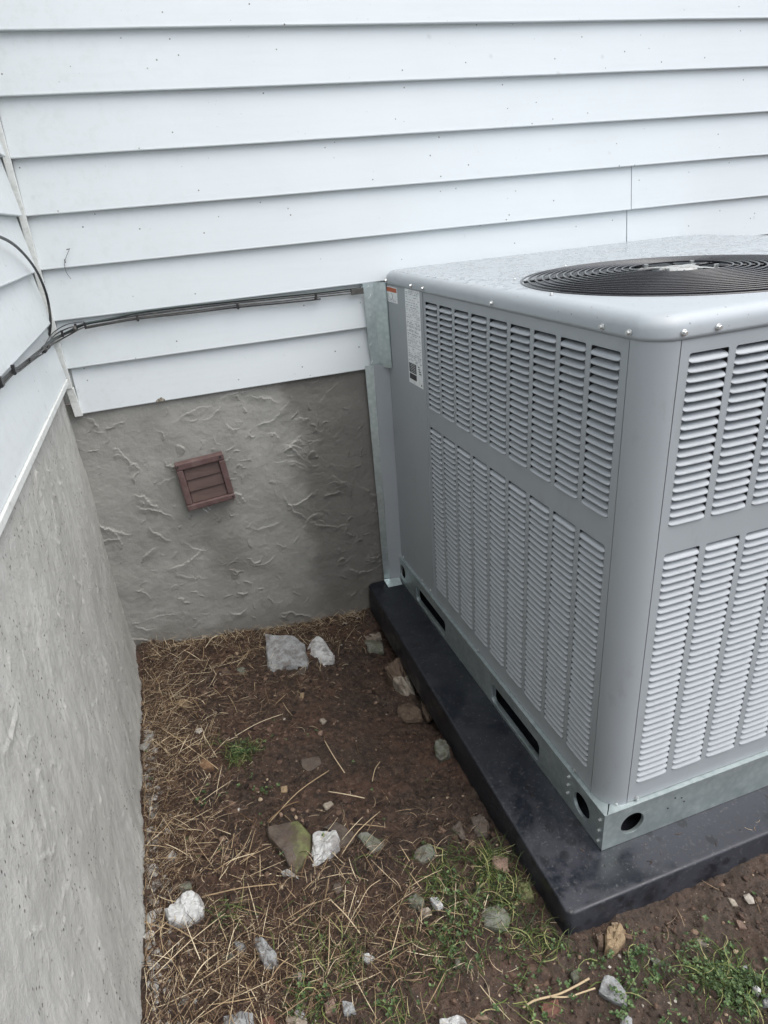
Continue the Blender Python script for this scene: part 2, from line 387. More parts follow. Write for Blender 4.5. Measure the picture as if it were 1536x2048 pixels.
def axis(lo, hi, fine, a, b):
    mid = np.arange(a, b, fine); L = [a]; s = fine
    while L[-1] > lo: s *= 1.35; L.append(L[-1]-s)
    H_ = [mid[-1]]; s = fine
    while H_[-1] < hi: s *= 1.35; H_.append(H_[-1]+s)
    return np.array(L[:0:-1]+list(mid)+H_[1:])
gx = axis(-90, 90, .004, -.08, 1.4); gy = axis(-90, 90, .004, -1.6, .03)
X, Y = np.meshgrid(gx, gy, indexing='ij')
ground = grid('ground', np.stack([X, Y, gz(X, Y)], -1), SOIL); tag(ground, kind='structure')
DOT = []

# ------------------------------------------------------------------ house
house = thing('house', 'white lap-sided house with bare cement stucco foundation, forming the inside corner', 'house', (0, 0, 0))
# back foundation
def strokes(A, B, n, seed, ls, ws, amp, ang):
    r = np.random.default_rng(seed); Hh = np.zeros_like(A)
    wa = A + fbm(A*24, B*24, 3, seed)*.008; wb = B + fbm(A*24+50, B*24, 3, seed+5)*.008
    wa = wa + fbm(A*80, B*80, 3, seed+7)*.006; wb = wb+fbm(A*80+9, B*80, 3, seed+8)*.006
    a0, a1, b0, b1 = A.min(), min(A.max(), 1.3), B.min(), B.max()
    for i in range(n):
        ca = r.uniform(a0, a1); cb = r.uniform(b0, b1); t = r.normal(*ang); L = r.uniform(*ls); W = r.uniform(*ws)
        m = (np.abs(A-ca) < L*1.2) & (np.abs(B-cb) < L*1.2)
        if not m.any(): continue
        da = wa[m]-ca; db = wb[m]-cb
        u = (da*math.cos(t)+db*math.sin(t))/L; v = (-da*math.sin(t)+db*math.cos(t))/W + .35*u*u*r.choice([-1, 1])
        env = np.clip(1-u*u, 0, 1)
        # slow rise to v = 0, then a sharp break
        prof = np.where(v < 0, np.clip(1+v, 0, 1)**2.2, np.clip(1-v*W/.0014, 0, 1))
        Hh[m] += amp*r.uniform(.3, 1.25)*env*prof
    return Hh
xs = np.concatenate([np.arange(-.05, .93, .0017), np.linspace(.95, 7, 40)]); zs = np.arange(-.12, .852, .0017)
X, Z = np.meshgrid(xs, zs, indexing='ij')
Hs = strokes(X, Z, 120, 21, (.015, .075), (.02, .06), .0058, (-.35, .6)) + strokes(X, Z, 260, 22, (.005, .022), (.004, .018), .0032, (.0, .9))
Hs += fbm(X*6, Z*6, 3, 2)*.006 + fbm(X*60, Z*60, 3, 4)*.0009
Yw = .012 - np.where(X < .935, Hs, 0)
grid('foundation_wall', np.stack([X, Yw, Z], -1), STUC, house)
# left foundation
ys = -np.concatenate([np.arange(-.02, 1.55, .0032), np.linspace(1.6, 4, 30)]); zs = np.arange(-.12, .96, .0032)
Y, Z = np.meshgrid(ys, zs, indexing='ij')
Hs = strokes(-Y, Z, 140, 31, (.015, .06), (.008, .03), .0032, (1.4, .5)) + strokes(-Y, Z, 520, 32, (.004, .018), (.003, .010), .0024, (1.4, .8))
Hs += fbm(Y*5, Z*5, 3, 12)*.006 + fbm(Y*50, Z*22, 3, 14)*.0014
tX = np.clip(-Y/.6, 0, 1); base = -.024 + fbm(Y*13, Y*0+3, 4, 19)*.012*np.exp(-np.clip(Z, 0, 9)/.06) + tX*.014 + np.clip((.35-Z)/.35, 0, 1)*.006 + np.exp(-np.clip(Z, 0, 9)/.03)*.006
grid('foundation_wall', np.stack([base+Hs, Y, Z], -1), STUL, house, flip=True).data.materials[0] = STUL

# lap siding, one board at a time
def board(name, a0, a1, z0, axis_, h=E_, proud=0., top=.012, strip=False):
    n = max(2, int((a1-a0)/.06)); A = np.linspace(a0, a1, n+1)
    sec = [(.0175, h+top), (.0155, h+top), (.0006, .006), (0, .0025), (.0006, .0004), (.0028, 0), (.0165, 0), (.0175, .0012)]
    ph = random.uniform(0, 50); V = []; F = []
    wob = fbm(A*3+ph, A*0+ph, 3, 41)*.0010; wz = fbm(A*4+ph, A*0+9, 3, 43)*.0008
    for i, a in enumerate(A):
        for (d, z) in sec:
            dd = d - proud + (wob[i] if z < .05 else wob[i]*.3)
            zz = z0 + z + (wz[i] if z < .05 else 0)
            V.append((a, dd, zz) if axis_ == 'x' else (-dd, a, zz))
    m = len(sec)
    for i in range(n):
        for j in range(m):
            q = (i*m+j, (i+1)*m+j, (i+1)*m+(j+1) % m, i*m+(j+1) % m); F.append(q if axis_ == 'x' else q[::-1])
    F.append(tuple(range(m))); F.append(tuple(n*m+j for j in range(m))[::-1])
    o = mk(name, V, F, SID, house); return o
for k in range(18):
    z0 = ZH + k*E_
    if k in (2, 3):
        xj = {3: 1.779, 2: 1.774}[k]
        board('siding_board', .002, xj, z0, 'x'); board('siding_board', xj+.0016, 7, z0, 'x', proud=.0012)
    elif k == 0: board('siding_board', .010, .905, z0, 'x'); board('siding_board', .9075, 7, z0, 'x')
    else: board('siding_board', .004, 7, z0, 'x')
# left boards (run towards the viewer), lowest course ends higher
board('siding_board', -4, -.034, .932, 'y', h=ZH+2*E_-.932)
for k in range(2, 18):
    board('siding_board', -4, -.030-.004*(k % 2), ZH+k*E_, 'y')
V, F = box_vf((-.010, -4, .9165), (.0035, -.036, .9312)); mk('starter_strip', V, F, TRIM, house, bevel=.0015)
# corner moulding
def prism(name, quad_bottom, quad_top, mat, parent, bevel=.0008):
    V = list(quad_bottom)+list(quad_top); F = [(3,2,1,0),(4,5,6,7),(0,1,5,4),(1,2,6,5),(2,3,7,6),(3,0,4,7)]
    return mk(name, V, F, mat, parent, bevel=bevel)
prism('corner_moulding', [(-.011,-.0135,.899),(.0045,-.0135,.899),(.0045,.004,.899),(-.011,.004,.899)],
      [(-.013,-.0135,3.1),(.001,-.0135,3.1),(.001,.004,3.1),(-.013,.004,3.1)], TRIM, house)
prism('corner_moulding', [(-.008,-.0105,.8195),(.0125,-.0105,.8195),(.0125,.006,.8195),(-.008,.006,.8195)],
      [(-.012,-.0105,.8985),(.007,-.0105,.8985),(.007,.006,.8985),(-.012,.006,.8985)], TRIM, house)
# sheathing behind the siding
box('wall_sheathing', (-.03, .0185, .852), (7, .12, 3.1), TRIM, house)
box('wall_sheathing', (-.15, -4, .962), (-.0185, .012, 3.1), TRIM, house)
# broken chip at the butt of the lowest board
cc = un(321, 797, 1, 0); cv = []
for i in range(11):
    a = PI*i/10; rr = .0125*random.uniform(.75, 1.15); cv.append((cc.x+rr*math.cos(a), -.0012, ZH+.001+rr*math.sin(a)*.85))
mk('chipped_patch', cv, [tuple(range(11))], CHIP, house, solid=.002)

# ------------------------------------------------------------------ wall vent
vq = [un(348,927,1,-.0), un(444,903,1,-.0), un(470,992,1,-.0), un(376,1018,1,-.0)]
vc = sum(vq, Vector())/4
vent = thing('wall_vent', 'small square faded maroon plastic louvred vent, tilted, on the stucco wall below the siding', 'vent', vc)
def vp(s, t, y):      # s, t in 0..1 across and down
    a = vq[0].lerp(vq[1], s); b = vq[3].lerp(vq[2], s); p = a.lerp(b, t); return (p.x, y, p.z)
def vslab(name, s0, t0, s1, t1, ya, yb, mat, bev=.0015, tilt=0):
    f = [vp(s0, t0, yb+tilt), vp(s1, t0, yb+tilt), vp(s1, t1, yb), vp(s0, t1, yb)]; b = [vp(s0, t0, ya), vp(s1, t0, ya), vp(s1, t1, ya), vp(s0, t1, ya)]
    return mk(name, b+f, [(0,1,2,3),(7,6,5,4),(4,5,1,0),(5,6,2,1),(6,7,3,2),(7,4,0,3)], mat, vent, bevel=bev)
yb = .008
vslab('frame_rail', .0, .0, 1, .135, yb, -.019, VENT, .003); vslab('frame_rail', 0, .88, 1, 1, yb, -.022, VENT, .003)
vslab('frame_stile', .0, .137, .135, .878, yb, -.0185, VENT, .003); vslab('frame_stile', .87, .137, 1, .878, yb, -.0185, VENT, .003)
vslab('backing', .136, .138, .869, .879, yb, .002, DARK, 0)
for i in range(3):
    t0 = .142+i*.246; vslab('slat', .140, t0, .865, t0+.241, -.001, -.0135, VSLAT, .0012, tilt=.005)
for s, t in ((.05, .05), (.93, .05), (.95, .93)):
    p = Vector(vp(s, t, -.021)); V, F = tube_vf([p+Vector((0, .004, 0)), p+Vector((0, -.0025, 0))], .003, 8); mk('screw', V, F, DARK, vent)
p = Vector(vp(.3, 1.06, -.004))
for dx, dz in ((0, 0), (.006, -.006), (.014, .002)):
    V, F = tube_vf(spline([p+Vector((dx, 0, dz)), p+Vector((dx+.003, -.002, dz-.007)), p+Vector((dx+.007, 0, dz-.011))], 3), .0006, 5)
    mk('caulk_strand', V, F, LABW, vent)

# ------------------------------------------------------------------ pad
pad = thing('equipment_pad', 'black plastic equipment pad on the soil, under the grey air conditioner', 'pad', (1.4, -.6, -.05))
def rrect(x0, y0, x1, y1, r, n=8, mids=0):
    out = []
    for cx, cy, a0 in ((x1-r, y1-r, 0), (x0+r, y1-r, 90), (x0+r, y0+r, 180), (x1-r, y0+r, 270)):
        for i in range(n+1):
            a = R(a0+90*i/n); out.append((cx+r*math.cos(a), cy+r*math.sin(a)))
    return out
px0, py0, px1, py1 = .766, -1.236, 2.15, .006
def padx(x, y):                       # the long left edge bows a few millimetres
    return x + (.020*max(0, (y+1.236)/1.24)**1.3 if x < 1 else 0)
loops = []
for (z, ins) in ((-.045, .0), (.047, .003), (.0498, .0036), (.0514, .0052), (ZP, .0075), (ZP, .012), (ZP, .05)):
    loops.append([(padx(x, y), y, z) for x, y in rrect(px0+ins, py0+ins, px1-ins, py1-ins*.3, .015, 8)])
V = [p for l in loops for p in l]; n = len(loops[0]); F = []
for k in range(len(loops)-1):
    for j in range(n): F.append((k*n+j, k*n+(j+1) % n, (k+1)*n+(j+1) % n, (k+1)*n+j))
F.append(tuple((len(loops)-1)*n+j for j in range(n)))
po = mk('pad_slab', V, F, PAD, pad, smooth=False)
po.data.polygons.foreach_set('use_smooth', [i < 6*n for i in range(len(F))])
box('pad_underside', (px0+.05, py0+.05, -.06), (px1-.05, py1-.05, -.046), DARK, pad)

# ------------------------------------------------------------------ air conditioner
AC = thing('packaged_air_conditioner', 'large grey packaged air conditioner with louvred sides and round top fan grille', 'air conditioner', (1.47, -.57, ZP))
PITCH = .01476; NUP, NLO = 19, 35; ZU0 = .7705; ZL0 = .2010; CW, CP = .0715, .0843
RC = .047
def louver_rows():
    return [ZU0+i*PITCH for i in range(NUP)] + [ZL0+i*PITCH for i in range(NLO)]
def fill_panel(outer, holes):       # 2-D polygon with holes -> verts2d, tris
    bm = bmesh.new(); es = []
    for lp in [outer]+holes:
        vs_ = [bm.verts.new((a, b, 0)) for a, b in lp]
        for i in range(len(vs_)): es.append(bm.edges.new((vs_[i], vs_[(i+1) % len(vs_)])))
    bmesh.ops.triangle_fill(bm, use_beauty=True, use_dissolve=False, edges=es)
    bm.normal_update(); bm.verts.index_update()
    V = [(v.co.x, v.co.y) for v in bm.verts]
    F = [tuple(v.index for v in (f.verts if f.normal.z > 0 else reversed(f.verts))) for f in bm.faces]
    bm.free(); return V, F
def louvred(name, a0, a1, z0, z1, cols, to3):
    """sheet with the column windows cut out, plus a rounded shoulder at the top of each louver cell"""
    xs_ = [a0]+sorted([c for c0 in cols for c in (c0, c0+CW)])+[a1]
    zs_ = [z0, ZL0, ZL0+NLO*PITCH, ZU0, ZU0+NUP*PITCH, z1]
    V = [(x, z) for x in xs_ for z in zs_]; nz = len(zs_); F = []
    for i in range(len(xs_)-1):
        for j in range(nz-1):
            if i % 2 == 1 and j in (1, 3): continue
            F.append((i*nz+j, (i+1)*nz+j, (i+1)*nz+j+1, i*nz+j+1))
    for c0 in cols:
        for zr in louver_rows():
            zt = zr+PITCH; r = .0036
            for sx, cx in ((1, c0), (-1, c0+CW)):
                k = len(V); V.append((cx, zt)); 
                for q in range(5):
                    a = PI/2*q/4; V.append((cx+sx*(r-r*math.sin(a)), zt-(r-r*math.cos(a))))
                for q in range(4): F.append((k, k+1+q, k+2+q) if sx < 0 else (k, k+2+q, k+1+q))
    return mk(name, [to3(a, z) for a, z in V], F, ACM, AC, solid=.0012)
cl = [-.3250-i*CP-CW for i in range(9)]            # left face, y of each column's near end
cf = [.9800+i*CP for i in range(12)]               # front face, x of each column's left end
PL = louvred('louvred_panel', YF+RC+.0022, -.3105, .153, ZS, sorted(cl), lambda a, z: (XA, a, z))
for p in PL.data.polygons: pass
PF = louvred('louvred_panel', XA+RC+.0022, XR-RC-.0008, .153, ZS, cf, lambda a, z: (a, YF, z))
# make sheet normals face outwards, then thickness goes inwards
for o, nrm in ((PL, Vector((-1, 0, 0))), (PF, Vector((0, -1, 0)))):
    bm = bmesh.new(); bm.from_mesh(o.data)
    bm.normal_update(); fl = [f for f in bm.faces if f.normal.dot(nrm) < 0]; bmesh.ops.reverse_faces(bm, faces=fl); bm.to_mesh(o.data); bm.free()
# louver blade (front-face orientation: length along x, outwards = -y)
def louver_vf():
    secp = [(.0170, .0098), (.0115, .0092), (.0055, .0078), (.0012, .0058), (-.0018, .0032), (-.0036, .0012), (-.0030, -.0003), (-.0012, -.0009)]
    S = [-1, -.985, -.95, -.88, -.6, 0, .6, .88, .95, .985, 1]; V = []; F = []; m = len(secp)
    for s in S:
        e = 1-abs(s)**14*.95; e2 = 1
        for (d, z) in secp:
            dd = d*e2 if d > 0 else d*e; zz = z if z > .004 else .0035+(z-.0035)*e
            V.append((s*CW/2*(.998-max(0, d)*2.2), dd, zz))
    for i in range(len(S)-1):
        for j in range(m-1): F.append((i*m+j, (i+1)*m+j, (i+1)*m+j+1, i*m+j+1))
    return V, F
V, F = louver_vf()
lme = bpy.data.meshes.new('louver'); lme.from_pydata(V, [], F); lme.materials.append(LOUV); lme.polygons.foreach_set('use_smooth', [True]*len(F)); lme.update()
cands = []
def inframe(p):
    d = Vector(p)-CAM; t = d.dot(fwd)
    if t < .1: return False
    u = 768+PX+FPX*d.dot(rgt)/t; v = 1024+PY-FPX*d.dot(upv)/t
    return -20 < u < 1556 and -20 < v < 2068
for z in louver_rows():
    for y in cl: cands.append(((XA+.0004, y+CW/2, z), 'L'))
    for x in cf: cands.append(((x+CW/2, YF+.0004, z), 'F'))
def size(c):
    p, f = c; d = Vector(p)-CAM; L = d.length; nn = Vector((-1, 0, 0)) if f == 'L' else Vector((0, -1, 0))
    return (abs(d.normalized().dot(nn))+.15)/L**2 if inframe(p) else 0
cands.sort(key=size, reverse=True)
rest = {'L': [], 'F': []}; par = {'L': PL, 'F': PF}
for i, (p, f) in enumerate(cands):
    if i < 298:
        o = link('louver', lme, p, par[f])
        if f == 'L': o.rotation_euler = (0, 0, -PI/2)
    else: rest[f].append(p)
for f in 'LF':
    parts = []
    for p in rest[f]:
        pv = [((p[0]+a, p[1]+b, p[2]+c) if f == 'F' else (p[0]+b, p[1]-a, p[2]+c)) for a, b, c in V]
        parts.append((pv, F))
    v, ff = join_vf(parts); o = mk('louvers', v, ff, LOUV, par[f], smooth=True); o['kind'] = 'stuff'

# access panel, rear corner
def wallsheet(name, pts, z0, z1, mat, parent, smooth=False, th=.0012):
    n = len(pts); V = [(x, y, z0) for x, y in pts]+[(x, y, z1) for x, y in pts]
    F = [(i+1, i, n+i, n+i+1) for i in range(n-1)]
    return mk(name, V, F, mat, parent, smooth=smooth, solid=th)
wallsheet('access_panel', [(XA+.0006, -.3125), (XA+.0006, -.022), (XA+.006, -.012), (XA+.02, -.008), (1.2, -.008)][::-1], .151, ZS, ACM, AC)
box('panel_lip', (XA-.0022, -.3105, .157), (XA+.0002, -.3045, ZS-.001), ACM, AC)
def arc(cx, cy, r, a0, a1, n=14): return [(cx+r*math.cos(R(a0+(a1-a0)*i/n)), cy+r*math.sin(R(a0+(a1-a0)*i/n))) for i in range(n+1)]
wallsheet('corner_post', (arc(XA+RC, YF+RC, RC+.0008, 180, 270))[::-1], .1515, ZS, ACM, AC, smooth=True, th=0)
wallsheet('corner_post', (arc(XR-RC, YF+RC, RC+.0008, 270, 360))[::-1], .1515, ZS, ACM, AC, smooth=True, th=0)
wallsheet('right_panel', [(XR, YF+RC), (XR, -.03)][::-1], .1515, ZS, ACM, AC)
wallsheet('rear_panel', [(XR, -.008), (1.202, -.008)][::-1], .1515, ZS, ACM, AC)
# dark coil behind the louvers, black sheet as shade behind the post seams
V, F = join_vf([box_vf((XA+.034, YF+.036, .16), (XA+.06, -.03, 1.06)), box_vf((XA+.062, YF+.034, .16), (XR-.03, YF+.055, 1.06))])
mk('condenser_coil', V, F, COIL, AC)
wallsheet('seam_shade_sheet', [(XA+.006, YF+RC+.02), (XA+.006, YF+RC-.005), (XA+RC-.005, YF+.006), (XA+RC+.02, YF+.006)], .16, ZS, DARK, AC)  # black sheet added so the open seams look shaded
box('interior_bulkhead', (XA+.063, -.34, .16), (XR-.03, -.32, .8), DARK, AC)
box('base_pan', (XA+.012, YF+.012, .145), (XR-.012, -.02, .150), DARK, AC)

# lid
FC = (1.262, -.795); FR = .300
def rr_hit(th, x0, y0, x1, y1, r):
    hx, hy = (x1-x0)/2, (y1-y0)/2; cx, cy = (x0+x1)/2, (y0+y1)/2; dx, dy = math.cos(th), math.sin(th)
    lo, hi = 0, 3
    for _ in range(40):
        m = (lo+hi)/2; px, py = FC[0]+dx*m-cx, FC[1]+dy*m-cy
        qx, qy = abs(px)-hx+r, abs(py)-hy+r
        sd_ = math.hypot(max(qx, 0), max(qy, 0))+min(max(qx, qy), 0)-r
        if sd_ > 0: hi = m
        else: lo = m
    return (FC[0]+dx*lo, FC[1]+dy*lo)
corners = []
for cx, cy in ((XA, YF), (XR, YF), (XR, YB), (XA, YB)):
    corners.append(math.atan2(cy-FC[1], cx-FC[0]))
ths = sorted([2*PI*i/200-PI for i in range(200)] + [c+d*.006 for c in corners for d in range(-9, 10) if abs(c) > 0])
lid_pro = [(.0010, ZS-.0015, .05), (-.0022, ZS-.0015, .05), (-.0022, ZS+.004, .05), (-.0018, ZS+.015, .05), (.0005, ZS+.022, .05), (.006, ZS+.029, .048), (.014, ZS+.0335, .045), (.026, ZT, .04)]
loops = []
for ins, z, r in lid_pro:
    loops.append([(*rr_hit(t, XA+ins, YF+ins, XR-ins, YB-ins, max(r, .01)), z) for t in ths])
for rr, z in ((FR+.0125, ZT+.0002), (FR+.008, ZT+.0018), (FR+.003, ZT+.0024), (FR-.001, ZT+.001), (FR-.003, ZT-.012), (FR+.002, ZT-.05)):
    loops.append([(FC[0]+rr*math.cos(t), FC[1]+rr*math.sin(t), z) for t in ths])
# clamp hole loops inside the rounded rectangle
V = [p for l in loops for p in l]; n = len(ths); F = []
for k in range(len(loops)-1):
    for j in range(n): F.append((k*n+j, k*n+(j+1) % n, (k+1)*n+(j+1) % n, (k+1)*n+j))
mk('top_cover', V, F, LID, AC, smooth=True)
# shroud and darkness below
V, F = tube_vf([(FC[0], FC[1], ZT-.25), (FC[0], FC[1], ZT-.03)], FR+.004, 64, caps=False); mk('fan_shroud', V, [f[::-1] for f in F], DARK, AC, smooth=True)
box('lid_lining', (XA+.07, -.315, ZT-.06), (XR-.04, -.02, ZT-.05), DARK, AC)
# grille: one ring per wire, spokes underneath
grille = mk('fan_grille', *tube_vf([(FC[0]+(FR+.004)*math.cos(2*PI*i/72), FC[1]+(FR+.004)*math.sin(2*PI*i/72), ZT+.0012) for i in range(73)], .0032, 6), WIRE, AC, smooth=True)
NR = 15
for k in range(NR):
    rr = .092+(FR-.010-.092)*k/(NR-1); zz = ZT+.0035+.012*(1-(rr/FR)**2)
    V, F = tube_vf([(FC[0]+rr*math.cos(2*PI*i/72), FC[1]+rr*math.sin(2*PI*i/72), zz) for i in range(73)], .0021, 6, caps=False)
    mk('grille_ring', V, F, WIRE, grille, smooth=True)
for k in range(8):
    a = 2*PI*k/8+.2; pts = []
    for i in range(9):
        rr = .05+(FR+.002-.05)*i/8; pts.append((FC[0]+rr*math.cos(a), FC[1]+rr*math.sin(a), ZT-.0005+.012*(1-(rr/FR)**2)))
    V, F = tube_vf(pts, .0026, 6); mk('grille_spoke', V, F, WIRE, grille, smooth=True)
zc = ZT+.0125
V, F = tube_vf([(FC[0], FC[1], zc-.012), (FC[0], FC[1], zc-.002), (FC[0], FC[1], zc+.001)], [.036, .038, .033], 20); mk('motor_cap', V, F, PLATE, AC)
for k in range(4):
    a = PI/2*k+.5
    c, s = math.cos(a), math.sin(a); L0, L1, w = .030, .078, .009
    P = [(L0, -w), (L1, -w*.7), (L1, w*.7), (L0, w)]
    V = [(FC[0]+c*x-s*y, FC[1]+s*x+c*y, zc-.004) for x, y in P]+[(FC[0]+c*x-s*y, FC[1]+s*x+c*y, zc+(.001 if x < .05 else -.0015)) for x, y in P]
    mk('motor_bracket', V, [(3,2,1,0),(4,5,6,7),(0,1,5,4),(1,2,6,5),(2,3,7,6),(3,0,4,7)], PLATE, AC, bevel=.001)
    bx, by = FC[0]+c*.066, FC[1]+s*.066
    V, F = tube_vf([(bx, by, zc-.002), (bx, by, zc+.006)], .0045, 6); mk('bolt', V, F, ZINC, AC)
V, F = tube_vf([(FC[0], FC[1], ZT-.22), (FC[0], FC[1], ZT-.014)], .065, 20); mk('fan_motor', V, F, DARK, AC, smooth=False)
fan = mk('fan_hub', *tube_vf([(FC[0], FC[1], ZT-.14), (FC[0], FC[1], ZT-.09)], .075, 20), DARK, AC)
for k in range(3):
    V = []
    for i in range(9):
        for j in range(7):
            rr = .06+.225*j/6; a = 2*PI*k/3+(-.5+i/8)*(1.15-.25*j/6)+.5
            V.append((FC[0]+rr*math.cos(a), FC[1]+rr*math.sin(a), ZT-.115+(i/8-.5)*.075))
    F = [(i*7+j, (i+1)*7+j, (i+1)*7+j+1, i*7+j+1) for i in range(8) for j in range(6)]
    mk('fan_blade', V, F, COIL, fan, smooth=True, solid=.002)

# base rail
def circ(a, z, r, n=24): return [(a+r*math.cos(2*PI*i/n), z+r*math.sin(2*PI*i/n)) for i in range(n)]
def slot(a0, a1, z0, z1, c=.008): return [(a0+c, z0), (a1-c, z0), (a1, z0+c), (a1, z1-c), (a1-c, z1), (a0+c, z1), (a0, z1-c), (a0, z0+c)]
XL, YL = XA-.0095, YF-.0095; ZR = .1495
v2, f2 = fill_panel([(YL+.002, ZP+.001), (-.02, ZP+.001), (-.02, ZR), (YL+.002, ZR)], [slot(-.402, -.172, .063, .120), slot(-.915, -.690, .063, .120), circ(-1.075, .101, .0275), circ(-.05, .105, .024)])
rail = mk('base_rail', [(XL, a, z) for a, z in v2], [f[::-1] for f in f2], GALV, AC, solid=.0022)
v2, f2 = fill_panel([(XL, ZP+.001), (XR+.0095, ZP+.001), (XR+.0095, ZR), (XL, ZR)], [circ(.974, .101, .0275), slot(1.38, 1.60, .063, .120), circ(1.965, .101, .0275)])
railf = mk('base_rail', [(a, YL, z) for a, z in v2], f2, GALV, AC, solid=.0022)
# slot and hole return lips
def lip(pts, depth, fn, par):
    n = len(pts); V = [fn(a, z, 0) for a, z in pts]+[fn(a, z, depth) for a, z in pts]
    mk('rolled_lip', V, [(i, (i+1) % n, n+(i+1) % n, n+i) for i in range(n)], GALV, par, solid=.001, offset=0)
lip(slot(-.4022, -.1718, .0628, .1202), .012, lambda a, z, d: (XL+.0005+d, a, z), rail)
lip(slot(-.9152, -.6898, .0628, .1202), .012, lambda a, z, d: (XL+.0005+d, a, z), rail)
lip(circ(.974, .101, .0277), .006, lambda a, z, d: (a, YL+.0005+d, z), railf)
lip(circ(-1.075, .101, .0277), .006, lambda a, z, d: (XL+.0005+d, a, z), rail)
box('rail_shade_floor', (XL+.04, YL+.04, ZP+.0015), (XR-.03, -.03, ZP+.004), DARK, AC)  # dark plate stands in for the shade behind the rail openings
# ledges on top of the rails with the open slit at the corner
zt0, zt1 = ZR+.0003, ZR+.0022
def plate(name, P, z0, z1, mat, par):
    n = len(P); V = [(x, y, z0) for x, y in P]+[(x, y, z1) for x, y in P]
    F = [tuple(range(n))[::-1], tuple(range(n, 2*n))]+[(i, (i+1) % n, n+(i+1) % n, n+i) for i in range(n)]
    return mk(name, V, F, mat, par)
plate('rail_flange', [(XL, YL), (XL+.0045, YL), (XA+RC*.8, YF+RC*.8), (XA+.03, -.02), (XL, -.02)], zt0, zt1, GALV, rail)
plate('rail_flange', [(XL+.0065, YL), (XR+.0095, YL), (XR+.0095, YF+.03), (XA+RC, YF+.03), (XA+RC*.8+.006, YF+RC*.8)], zt0, zt1, GALV, railf)
# screws
def screw_mesh():
    V, F = join_vf([tube_vf([(0, 0, 0), (0, 0, .0012), (0, 0, .0016)], [.0050, .0050, .0044], 12), tube_vf([(0, 0, .0014), (0, 0, .0052), (0, 0, .0058)], [.0036, .0036, .0030], 6)])
    me = bpy.data.meshes.new('screw'); me.from_pydata([tuple(v) for v in V], [], F); me.materials.append(ZINC); me.update(); return me
SCR = screw_mesh()
def screw(p, side, par=AC, s=1.):
    o = link('screw', SCR, p, par); o.scale = (s, s, s)
    o.rotation_euler = {'L': (0, -PI/2, 0), 'F': (PI/2, 0, 0), 'T': (0, 0, .3), 'C': (PI/2, 0, -PI/4)}[side]
for y in (-.05, -.2406, -.3209, -.6768, -1.0268, -1.0885): screw((XA-.0022, y, 1.0832), 'L')
for x in (.9625, 1.022, 1.3, 1.62, 1.97): screw((x, YF-.0022, 1.0832), 'F')
for y in (-.045, -.21, -.275, -.60, -1.035): screw((XA-.0006, y, .1585), 'L', s=.8)
for x in (.985, 1.5, 1.95): screw((x, YF-.0006, .1585), 'F', s=.8)
for z in (.069, .099, .128): screw((XL, YL+.012, z), 'L', rail, .75)
for z in (.088, .112, .135): screw((XL, -1.028, z), 'L', rail, .75)
screw((XA+RC*.62, YF+.006, ZR+.006), 'C', s=.8)
for a in (50, 98, 140, 188): screw((FC[0]+(FR+.022)*math.cos(R(a)), FC[1]+(FR+.022)*math.sin(R(a)), ZT+.0004), 'T', s=.7)
# knock-outs and chips on the front rail
for x, z in ((1.075, .128), (1.092, .121), (1.06, .105), (1.10, .107)):
    V, F = tube_vf([(x, YL+.001, z), (x, YL-.0008, z)], .0019, 8); mk('plugged_hole', V, F, DARK, railf)

# labels on the access panel (at x just proud of the panel)
xl = XA-.0003
def lab(name, y0, z0, y1, z1, mat, d, par):       # y0 > y1 (y0 is nearer the wall)
    return box(name, (xl-d-.0002, y1, z1), (xl-d+.0002, y0, z0), mat, par)
wl = lab('warning_label', -.026, 1.0675, -.127, 1.0245, LABW, .0002, AC)
lab('label_header', -.030, 1.0655, -.123, 1.0535, INKO, .0005, wl)
symb = []
V, F = tube_vf(spline([(xl-.0008, -.075, 1.050), (xl-.0008, -.088, 1.047), (xl-.0008, -.090, 1.038), (xl-.0008, -.079, 1.033), (xl-.0008, -.070, 1.036)], 5), .0009, 5); mk('label_symbol', V, F, INK, wl)
V, F = tube_vf([(xl-.0008, -.048, 1.046), (xl-.0008, -.062, 1.036)], .0009, 5); mk('label_symbol', V, F, INK, wl)
parts = []
for i in range(4):
    for j in range(6):
        y = -.034-j*.014; 
        if random.random() < .8: parts.append(box_vf((xl-.0007, y-.009*random.uniform(.5, 1.2), 1.0275+i*.0018), (xl-.0004, y, 1.0283+i*.0018)))
mk('label_text', *join_vf(parts), INK, wl)
dl = lab('rating_label', -.187, 1.0730, -.290, .8135, LABW, .0002, AC)
parts = []
z = 1.067
while z > .875:
    blk = random.random()
    y = -.193; h = random.choice([.0012, .0016, .0022])
    while y > -.282:
        w = random.uniform(.004, .016)
        if random.random() < .72: parts.append(box_vf((xl-.0007, max(y-w, -.285), z), (xl-.0004, y, z+h)))
        y -= w+random.uniform(.002, .008)
    z -= h+random.choice([.0022, .0026, .005])
mk('label_text', *join_vf(parts), INK, dl)
for (a, b, c, d) in ((-.193, .872, -.245, .845), (-.193, .842, -.245, .826)): lab('label_black_block', a, b, c, d, INKB, .0005, dl)
parts = []
for i in range(5): parts.append(box_vf((xl-.0011, -.240, .868-i*.0048), (xl-.0008, -.198-random.random()*.012, .8688-i*.0048)))
mk('label_white_text', *join_vf(parts), LABW, dl)
parts = [box_vf((xl-.0007, -.268-k*.004, .868-k*.006), (xl-.0004, -.258-k*.002, .871-k*.006)) for k in range(4)]
mk('label_mark', *join_vf(parts), INKB, dl)
lab('label_mark', -.276, .824, -.282, .819, INKB, .0005, dl)
p = un(787, 893, 0, XA)
